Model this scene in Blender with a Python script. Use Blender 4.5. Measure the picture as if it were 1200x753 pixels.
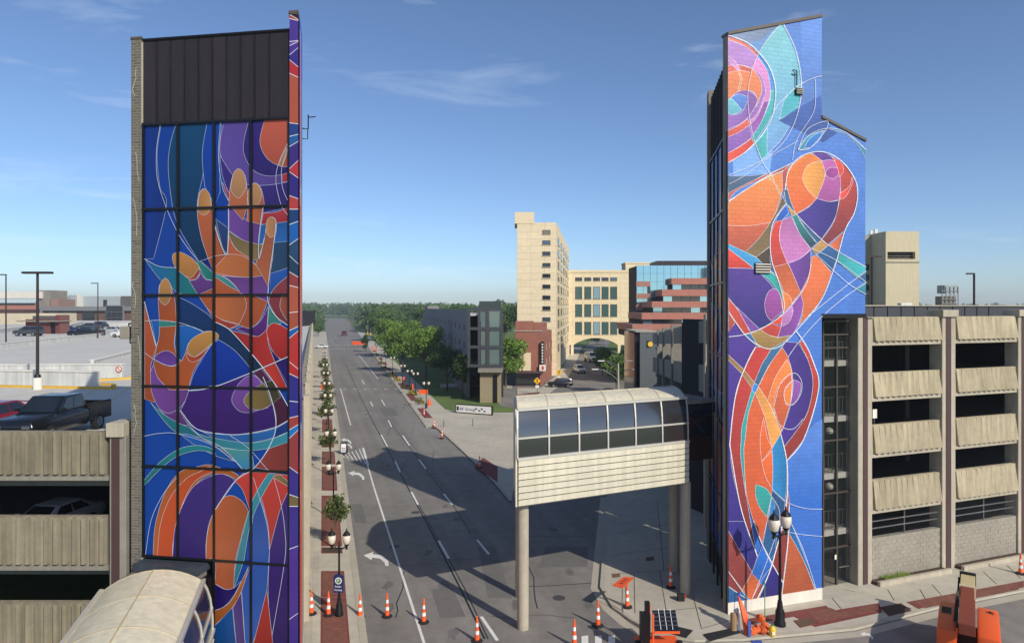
import bpy, bmesh, math, random
from mathutils import Vector, Matrix
from mathutils.geometry import tessellate_polygon
random.seed(7)
for o in list(bpy.data.objects): bpy.data.objects.remove(o)
SC = bpy.context.scene
COL = SC.collection
# ---------------------------------------------------------------- camera
F, H, CX, HY = 800.0, 15.0, 600.0, 360.0      # focal length in px, eye height, centre column, horizon row
cam = bpy.data.cameras.new('camera'); co = bpy.data.objects.new('camera', cam); COL.objects.link(co)
co.location = (0, 0, H); co.rotation_euler = (math.radians(90), 0, 0)
cam.sensor_fit = 'HORIZONTAL'; cam.sensor_width = 36; cam.lens = 36*F/1200
cam.shift_y = -(376.5-HY)/1200; cam.clip_start = .1; cam.clip_end = 20000
SC.camera = co
# ---------------------------------------------------------------- light
SUN_TO = Vector((.62, -.785, 0)).normalized(); SUN_EL = math.radians(34)
sd = Vector((SUN_TO.x*math.cos(SUN_EL), SUN_TO.y*math.cos(SUN_EL), math.sin(SUN_EL)))
W = bpy.data.worlds.new('World'); SC.world = W; W.use_nodes = True
nt = W.node_tree; nt.nodes.clear()
sky = nt.nodes.new('ShaderNodeTexSky'); sky.sky_type = 'NISHITA'; sky.sun_disc = False
sky.sun_elevation = SUN_EL; sky.sun_rotation = math.atan2(SUN_TO.x, SUN_TO.y)
sky.altitude = 250; sky.air_density = .8; sky.dust_density = .6; sky.ozone_density = 5.0
tc = nt.nodes.new('ShaderNodeTexCoord'); mp = nt.nodes.new('ShaderNodeMapping')
mp.inputs['Scale'].default_value = (1.6, 1.6, 9.0); mp.inputs['Location'].default_value = (3.1, .4, .2)
nz = nt.nodes.new('ShaderNodeTexNoise'); nz.inputs['Scale'].default_value = 1.7; nz.inputs['Detail'].default_value = 9; nz.inputs['Roughness'].default_value = .6
nz.inputs['Distortion'].default_value = .5
cr = nt.nodes.new('ShaderNodeValToRGB'); cr.color_ramp.elements[0].position = .55; cr.color_ramp.elements[1].position = .85
cr.color_ramp.elements[1].color = (.42, .42, .42, 1)
mx = nt.nodes.new('ShaderNodeMixRGB'); mx.inputs['Color2'].default_value = (7.2, 7.8, 8.6, 1)
bg = nt.nodes.new('ShaderNodeBackground'); bg.inputs['Strength'].default_value = .115
wo = nt.nodes.new('ShaderNodeOutputWorld')
L = nt.links.new
L(tc.outputs['Generated'], mp.inputs['Vector']); L(mp.outputs[0], nz.inputs['Vector']); L(nz.outputs['Fac'], cr.inputs['Fac'])
hs = nt.nodes.new('ShaderNodeHueSaturation'); hs.inputs['Saturation'].default_value = .98; L(sky.outputs[0], hs.inputs['Color'])
L(cr.outputs[0], mx.inputs['Fac']); L(hs.outputs[0], mx.inputs['Color1']); L(mx.outputs[0], bg.inputs['Color']); L(bg.outputs[0], wo.inputs['Surface'])
sl = bpy.data.lights.new('sun', 'SUN'); so = bpy.data.objects.new('sun', sl); COL.objects.link(so)
sl.energy = 3.3; sl.angle = math.radians(.53); sl.color = (1, .93, .82)
so.rotation_euler = sd.to_track_quat('Z', 'Y').to_euler(); so.location = (60, -40, 80)
SC.view_settings.view_transform = 'Standard'; SC.view_settings.look = 'None'
SC.view_settings.exposure = 0.3; SC.view_settings.gamma = 1; SC.view_settings.use_curve_mapping = False
SC.render.engine = 'CYCLES'

# ---------------------------------------------------------------- pixel rays
V = Vector
def U(px, py, D): return V(((px-CX)/F*D, D, H-(py-HY)/F*D))
def G(px, py, z=0.0):
    D = F*(H-z)/(py-HY); return V(((px-CX)/F*D, D, z))
# ---------------------------------------------------------------- materials
MATS = {}
def srgb(c):
    return tuple((x/255/12.92 if x/255 <= .04045 else ((x/255+.055)/1.055)**2.4) for x in c)
def mat(name, c, rough=.7, var=.12, scale=3.0, bump=0.0, metal=0.0, bscale=None, spec=.5, alpha=1.0, trans=0.0, streak=0.0, emit=None, ov=0.0, wear=0.0):
    """c: sRGB 0-255 base colour. var: brightness variation by noise in object space; streak: vertical weather streaks."""
    if name in MATS: return MATS[name]
    m = bpy.data.materials.new(name); m.use_nodes = True; n = m.node_tree; b = n.nodes['Principled BSDF']; l = n.links.new
    lin = srgb(c)
    b.inputs['Roughness'].default_value = rough; b.inputs['Metallic'].default_value = metal
    b.inputs['Specular IOR Level'].default_value = spec
    if trans: b.inputs['Transmission Weight'].default_value = trans
    if alpha < 1: b.inputs['Alpha'].default_value = alpha
    b.inputs['Base Color'].default_value = (*lin, 1)
    if emit: b.inputs['Emission Color'].default_value = (*lin, 1); b.inputs['Emission Strength'].default_value = emit
    g = n.nodes.new('ShaderNodeNewGeometry')
    if var > 0:
        t = n.nodes.new('ShaderNodeTexNoise'); t.inputs['Scale'].default_value = scale; t.inputs['Detail'].default_value = 8; t.inputs['Roughness'].default_value = .65
        l(g.outputs['Position'], t.inputs['Vector'])
        r = n.nodes.new('ShaderNodeMapRange'); r.inputs['From Min'].default_value = .25; r.inputs['From Max'].default_value = .75
        r.inputs['To Min'].default_value = 1-var; r.inputs['To Max'].default_value = 1+var
        l(t.outputs['Fac'], r.inputs['Value'])
        val = r.outputs[0]
        t2 = n.nodes.new('ShaderNodeTexNoise'); t2.inputs['Scale'].default_value = scale*.13; t2.inputs['Detail'].default_value = 4
        l(g.outputs['Position'], t2.inputs['Vector'])
        r2 = n.nodes.new('ShaderNodeMapRange'); r2.inputs['From Min'].default_value = .3; r2.inputs['From Max'].default_value = .7
        r2.inputs['To Min'].default_value = 1-var*.7; r2.inputs['To Max'].default_value = 1+var*.7
        l(t2.outputs['Fac'], r2.inputs['Value'])
        mu = n.nodes.new('ShaderNodeMath'); mu.operation = 'MULTIPLY'; l(val, mu.inputs[0]); l(r2.outputs[0], mu.inputs[1]); val = mu.outputs[0]
        if streak:
            mp_ = n.nodes.new('ShaderNodeMapping'); mp_.inputs['Scale'].default_value = (2.2, 2.2, .12); l(g.outputs['Position'], mp_.inputs['Vector'])
            t3 = n.nodes.new('ShaderNodeTexNoise'); t3.inputs['Scale'].default_value = 2.0; t3.inputs['Detail'].default_value = 6; l(mp_.outputs[0], t3.inputs['Vector'])
            r3 = n.nodes.new('ShaderNodeMapRange'); r3.inputs['From Min'].default_value = .35; r3.inputs['From Max'].default_value = .7
            r3.inputs['To Min'].default_value = 1-streak; r3.inputs['To Max'].default_value = 1+streak*.3; l(t3.outputs['Fac'], r3.inputs['Value'])
            m2 = n.nodes.new('ShaderNodeMath'); m2.operation = 'MULTIPLY'; l(val, m2.inputs[0]); l(r3.outputs[0], m2.inputs[1]); val = m2.outputs[0]
        if ov:
            oi = n.nodes.new('ShaderNodeObjectInfo'); r5 = n.nodes.new('ShaderNodeMapRange'); r5.inputs['To Min'].default_value = 1-ov; r5.inputs['To Max'].default_value = 1+ov; l(oi.outputs['Random'], r5.inputs['Value'])
            m5 = n.nodes.new('ShaderNodeMath'); m5.operation = 'MULTIPLY'; l(val, m5.inputs[0]); l(r5.outputs[0], m5.inputs[1]); val = m5.outputs[0]
        if wear:                                   # wheel tracks: noise drawn out along the street
            mw = n.nodes.new('ShaderNodeMapping'); mw.vector_type = 'POINT'; mw.inputs['Rotation'].default_value = (0, 0, -.28); l(g.outputs['Position'], mw.inputs['Vector'])
            mw2 = n.nodes.new('ShaderNodeMapping'); mw2.inputs['Scale'].default_value = (.75, .018, 1); l(mw.outputs[0], mw2.inputs['Vector'])
            tw = n.nodes.new('ShaderNodeTexNoise'); tw.inputs['Scale'].default_value = 1.0; tw.inputs['Detail'].default_value = 5; l(mw2.outputs[0], tw.inputs['Vector'])
            rw = n.nodes.new('ShaderNodeMapRange'); rw.inputs['From Min'].default_value = .3; rw.inputs['From Max'].default_value = .7; rw.inputs['To Min'].default_value = 1-wear; rw.inputs['To Max'].default_value = 1+wear; l(tw.outputs['Fac'], rw.inputs['Value'])
            m6 = n.nodes.new('ShaderNodeMath'); m6.operation = 'MULTIPLY'; l(val, m6.inputs[0]); l(rw.outputs[0], m6.inputs[1]); val = m6.outputs[0]
        mixn = n.nodes.new('ShaderNodeVectorMath'); mixn.operation = 'SCALE'; mixn.inputs[0].default_value = lin; l(val, mixn.inputs['Scale'])
        l(mixn.outputs[0], b.inputs['Base Color'])
    if bump:
        t4 = n.nodes.new('ShaderNodeTexNoise'); t4.inputs['Scale'].default_value = bscale or scale*6; t4.inputs['Detail'].default_value = 5; l(g.outputs['Position'], t4.inputs['Vector'])
        bp = n.nodes.new('ShaderNodeBump'); bp.inputs['Strength'].default_value = bump; bp.inputs['Distance'].default_value = .02
        l(t4.outputs['Fac'], bp.inputs['Height']); l(bp.outputs[0], b.inputs['Normal'])
    MATS[name] = m; return m
def brickmat(name, c1, c2, mortar, bw, bh, ms=.012, rough=.85, vcol=False, mfac=1.0, bump=.4, offset=.5):
    """masonry courses from the UV map (metres); vcol takes the paint colour from the colour attribute"""
    if name in MATS: return MATS[name]
    m = bpy.data.materials.new(name); m.use_nodes = True; n = m.node_tree; b = n.nodes['Principled BSDF']; l = n.links.new
    b.inputs['Roughness'].default_value = rough
    uv = n.nodes.new('ShaderNodeUVMap')
    t = n.nodes.new('ShaderNodeTexBrick'); t.inputs['Scale'].default_value = 1; t.inputs['Brick Width'].default_value = bw; t.inputs['Row Height'].default_value = bh
    t.inputs['Mortar Size'].default_value = ms; t.inputs['Mortar Smooth'].default_value = .3; t.offset = offset; t.inputs['Bias'].default_value = 0
    l(uv.outputs[0], t.inputs['Vector'])
    g = n.nodes.new('ShaderNodeNewGeometry'); nz_ = n.nodes.new('ShaderNodeTexNoise'); nz_.inputs['Scale'].default_value = 1.3; nz_.inputs['Detail'].default_value = 7; l(g.outputs['Position'], nz_.inputs['Vector'])
    r = n.nodes.new('ShaderNodeMapRange'); r.inputs['To Min'].default_value = .84; r.inputs['To Max'].default_value = 1.16; l(nz_.outputs['Fac'], r.inputs['Value'])
    sc = n.nodes.new('ShaderNodeVectorMath'); sc.operation = 'SCALE'; l(r.outputs[0], sc.inputs['Scale'])
    if vcol:
        a = n.nodes.new('ShaderNodeVertexColor'); a.layer_name = 'Col'
        t.inputs['Color1'].default_value = (*srgb(c1), 1); t.inputs['Color2'].default_value = (*srgb(c2), 1); t.inputs['Mortar'].default_value = (*srgb(mortar), 1)
        mm = n.nodes.new('ShaderNodeMixRGB'); mm.blend_type = 'MULTIPLY'; mm.inputs['Fac'].default_value = mfac
        l(a.outputs[0], mm.inputs['Color1']); l(t.outputs['Color'], mm.inputs['Color2']); l(mm.outputs[0], sc.inputs[0])
    else:
        t.inputs['Color1'].default_value = (*srgb(c1), 1); t.inputs['Color2'].default_value = (*srgb(c2), 1); t.inputs['Mortar'].default_value = (*srgb(mortar), 1)
        l(t.outputs['Color'], sc.inputs[0])
    l(sc.outputs[0], b.inputs['Base Color'])
    bp = n.nodes.new('ShaderNodeBump'); bp.inputs['Strength'].default_value = bump; bp.inputs['Distance'].default_value = .01; bp.invert = True
    l(t.outputs['Fac'], bp.inputs['Height']); l(bp.outputs[0], b.inputs['Normal'])
    MATS[name] = m; return m
def vcolmat(name, rough=.6, spec=.4, coat=0.0, sss=False, var=.1, vscale=2.0):
    if name in MATS: return MATS[name]
    m = bpy.data.materials.new(name); m.use_nodes = True; n = m.node_tree; b = n.nodes['Principled BSDF']; l = n.links.new
    a = n.nodes.new('ShaderNodeVertexColor'); a.layer_name = 'Col'
    g = n.nodes.new('ShaderNodeNewGeometry'); nz_ = n.nodes.new('ShaderNodeTexNoise'); nz_.inputs['Scale'].default_value = vscale; nz_.inputs['Detail'].default_value = 6; l(g.outputs['Position'], nz_.inputs['Vector'])
    r = n.nodes.new('ShaderNodeMapRange'); r.inputs['To Min'].default_value = 1-var; r.inputs['To Max'].default_value = 1+var; l(nz_.outputs['Fac'], r.inputs['Value'])
    sc = n.nodes.new('ShaderNodeVectorMath'); sc.operation = 'SCALE'; l(a.outputs[0], sc.inputs[0]); l(r.outputs[0], sc.inputs['Scale']); l(sc.outputs[0], b.inputs['Base Color'])
    b.inputs['Roughness'].default_value = rough; b.inputs['Specular IOR Level'].default_value = spec
    if coat: b.inputs['Coat Weight'].default_value = coat; b.inputs['Coat Roughness'].default_value = .04
    if sss:
        tr = n.nodes.new('ShaderNodeBsdfTranslucent'); l(sc.outputs[0], tr.inputs['Color']); ms_ = n.nodes.new('ShaderNodeMixShader'); ms_.inputs['Fac'].default_value = .35
        out = n.nodes['Material Output']; l(b.outputs[0], ms_.inputs[1]); l(tr.outputs[0], ms_.inputs[2]); l(ms_.outputs[0], out.inputs['Surface'])
    MATS[name] = m; return m
# ---------------------------------------------------------------- mesh builder
class MB:
    def __init__(s): s.v = []; s.f = []; s.mi = []; s.c = []; s.cur = 0; s.col = None; s.uv = []
    def face(s, pts, uv=None):
        i = len(s.v); s.v += [V(p) for p in pts]; s.f.append(tuple(range(i, i+len(pts)))); s.mi.append(s.cur); s.c.append(s.col); s.uv.append(uv); return s
    def raw(s, vs, fs, cols=None):
        i = len(s.v); s.v += [V(p) for p in vs]
        for k, f in enumerate(fs): s.f.append(tuple(i+q for q in f)); s.mi.append(s.cur); s.c.append(cols[k] if cols else s.col); s.uv.append(None)
        return s
    def obox(s, o, a, b, c):
        o, a, b, c = V(o), V(a), V(b), V(c)
        vs = [o, o+a, o+a+b, o+b, o+c, o+a+c, o+a+b+c, o+b+c]
        return s.raw(vs, [(0,3,2,1), (4,5,6,7), (0,1,5,4), (1,2,6,5), (2,3,7,6), (3,0,4,7)])
    def box(s, x0, x1, y0, y1, z0, z1): return s.obox((x0,y0,z0), (x1-x0,0,0), (0,y1-y0,0), (0,0,z1-z0))
    def prism(s, pts, vec):
        pts = [V(p) for p in pts]; vec = V(vec); n = len(pts); i = len(s.v); s.v += pts + [p+vec for p in pts]
        tri = tessellate_polygon([pts]) if n > 4 else ([(0,1,2,3)] if n == 4 else [(0,1,2)])
        fs = [tuple(reversed(t)) for t in tri] + [tuple(q+n for q in t) for t in tri] + [(k, (k+1) % n, (k+1) % n+n, k+n) for k in range(n)]
        for f in fs: s.f.append(tuple(i+q for q in f)); s.mi.append(s.cur); s.c.append(s.col); s.uv.append(None)
        return s
    def tube(s, path, r, n=8, cap=True):
        path = [V(p) for p in path]; rs = r if isinstance(r, (list, tuple)) else [r]*len(path); rings = []
        for k, p in enumerate(path):
            d = (path[min(k+1, len(path)-1)]-path[max(k-1, 0)]).normalized()
            a = d.orthogonal().normalized() if k == 0 else (s._a - d*s._a.dot(d)).normalized(); s._a = a; b = d.cross(a)
            rings.append([p+(a*math.cos(t)+b*math.sin(t))*rs[k] for t in (2*math.pi*q/n for q in range(n))])
        vs = [p for r_ in rings for p in r_]; fs = []
        for k in range(len(path)-1):
            for q in range(n): fs.append((k*n+q, k*n+(q+1) % n, (k+1)*n+(q+1) % n, (k+1)*n+q))
        if cap: fs += [tuple(reversed(range(n))), tuple((len(path)-1)*n+q for q in range(n))]
        return s.raw(vs, fs)
    def lathe(s, prof, c=(0,0,0), n=12):
        c = V(c); vs = []; fs = []
        for r, z in prof: vs += [c+V((r*math.cos(2*math.pi*q/n), r*math.sin(2*math.pi*q/n), z)) for q in range(n)]
        for k in range(len(prof)-1):
            for q in range(n): fs.append((k*n+q, k*n+(q+1) % n, (k+1)*n+(q+1) % n, (k+1)*n+q))
        fs += [tuple(reversed(range(n))), tuple((len(prof)-1)*n+q for q in range(n))]
        return s.raw(vs, fs)
    def build(s, name, mats, parent=None, bevel=0, smooth=False, recalc=True, kind=None):
        me = bpy.data.meshes.new(name); off = V((0,0,0))
        if parent is not None: off = parent.matrix_world_loc if hasattr(parent, 'matrix_world_loc') else wloc(parent)
        me.from_pydata([tuple(p-off) for p in s.v], [], s.f)
        mats = mats if isinstance(mats, (list, tuple)) else [mats]
        for m in mats: me.materials.append(m)
        me.polygons.foreach_set('material_index', s.mi)
        if any(c is not None for c in s.c):
            at = me.color_attributes.new('Col', 'FLOAT_COLOR', 'CORNER'); buf = []
            for p, c in zip(me.polygons, s.c):
                if c is None: c = (1,1,1)
                if isinstance(c[0], (tuple, list)):
                    for q in c: buf += [*q, 1]
                else: buf += [*c, 1]*len(p.vertices)
            at.data.foreach_set('color', buf)
        if any(u is not None for u in s.uv):
            ul = me.uv_layers.new(name='UVMap'); buf = []
            for p, u in zip(me.polygons, s.uv):
                for k in range(len(p.vertices)): buf += list(u[k]) if u else [0, 0]
            ul.data.foreach_set('uv', buf)
        if recalc or bevel:
            bm = bmesh.new(); bm.from_mesh(me)
            if bevel:
                bmesh.ops.remove_doubles(bm, verts=bm.verts, dist=1e-5)
                es = [e for e in bm.edges if len(e.link_faces) == 2 and e.calc_face_angle(0) > .5]
                bmesh.ops.bevel(bm, geom=es, offset=bevel, segments=1 if bevel < .03 else 2, affect='EDGES', profile=.6)
            bmesh.ops.recalc_face_normals(bm, faces=bm.faces); bm.to_mesh(me); bm.free()
        if smooth:
            me.polygons.foreach_set('use_smooth', [True]*len(me.polygons))
            try: me.set_sharp_from_angle(angle=math.radians(40))
            except Exception: pass
        o = bpy.data.objects.new(name, me); COL.objects.link(o)
        if parent is not None: o.parent = parent
        if kind: o['kind'] = kind
        return o
LOC = {}
def wloc(o):
    p = V((0,0,0))
    while o is not None: p += V(o.location); o = o.parent
    return p
def tag(o, label, cat, group=None):
    o['label'] = label; o['category'] = cat
    if group: o['group'] = group
    return o
def thing(name, label, cat, loc=(0,0,0), group=None):
    o = bpy.data.objects.new(name, None); COL.objects.link(o); o.location = loc; o.empty_display_size = .2
    return tag(o, label, cat, group)
def struct(o): o['kind'] = 'structure'; return o
def copy_tree(o, parent=None):
    c = o.copy(); COL.objects.link(c); c.parent = parent
    for ch in list(o.children): copy_tree(ch, c)
    return c
def place(proto, loc, rz=0, scale=1, label=None, group=None, first=[]):
    """the first use moves the prototype itself, later uses are copies"""
    if proto not in first: first.append(proto); r = proto
    else: r = copy_tree(proto)
    r.location = loc; r.rotation_euler = (0, 0, rz)
    r.scale = (scale,)*3 if not isinstance(scale, tuple) else scale
    if label: r['label'] = label
    if group: r['group'] = group
    elif 'group' in r: del r['group']
    return r
class Wall:
    """vertical plane over the ground line P-Q; pt(u, z, d) with d outwards, towards the eye"""
    def __init__(s, P, Q, flip=False):
        s.P = V((P[0], P[1], 0)); s.Q = V((Q[0], Q[1], 0)); s.L = (s.Q-s.P).length; s.u = (s.Q-s.P)/s.L
        n = V((s.u.y, -s.u.x, 0)); 
        if n.dot(-s.P) < 0: n = -n
        s.n = -n if flip else n
    def pt(s, u, z, d=0): return s.P + s.u*u + s.n*d + V((0,0,z))
    def hit(s, px, py):
        d = V(((px-CX)/F, 1, -(py-HY)/F)); t = s.P.dot(s.n)/d.dot(s.n); q = V((0,0,H))+d*t
        return (q-s.P).dot(s.u), q.z
    def hu(s, px): return s.hit(px, HY)[0]
    def box(s, mb, u0, u1, z0, z1, d0, d1): return mb.obox(s.pt(u0, z0, d0), s.u*(u1-u0), s.n*(d1-d0), V((0,0,z1-z0)))
    def quad(s, mb, u0, u1, z0, z1, d, uv=True):
        return mb.face([s.pt(u0,z0,d), s.pt(u1,z0,d), s.pt(u1,z1,d), s.pt(u0,z1,d)], [(u0,z0),(u1,z0),(u1,z1),(u0,z1)] if uv else None)
    def poly(s, mb, pts, d0, d1): return mb.prism([s.pt(u, z, d0) for u, z in pts], s.n*(d1-d0))
def sheet(name, pts, z, m, parent=None, thick=0.0, bevel=0):
    """flat ground piece; thick > 0 makes a slab whose top is z"""
    mb = MB(); P = [V((p[0], p[1], z)) for p in pts]
    if thick: mb.prism(P, (0,0,-thick))
    else:
        for t in tessellate_polygon([P]): mb.face([P[i] for i in t])
    o = mb.build(name, m, parent, bevel=bevel)
    if not thick:
        for p in o.data.polygons:
            if p.normal.z < 0: p.flip()
    return o
def text_part(name, body, size, m, parent, origin, ux, uz, n, depth=.02, align='LEFT'):
    cu = bpy.data.curves.new(name, 'FONT'); cu.body = body; cu.size = size; cu.extrude = depth/2; cu.align_x = align; cu.resolution_u = 2
    t = bpy.data.objects.new(name, cu); COL.objects.link(t); dg = bpy.context.evaluated_depsgraph_get(); dg.update()
    me = bpy.data.meshes.new_from_object(t.evaluated_get(dg)); bpy.data.objects.remove(t)
    me.transform(Matrix(((ux.x, uz.x, n.x, 0), (ux.y, uz.y, n.y, 0), (ux.z, uz.z, n.z, 0), (0,0,0,1))))
    off = V(origin)-(wloc(parent) if parent else V((0,0,0))); me.transform(Matrix.Translation(off))
    me.materials.clear(); me.materials.append(m); o = bpy.data.objects.new(name, me); COL.objects.link(o); o.parent = parent
    return o
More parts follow.
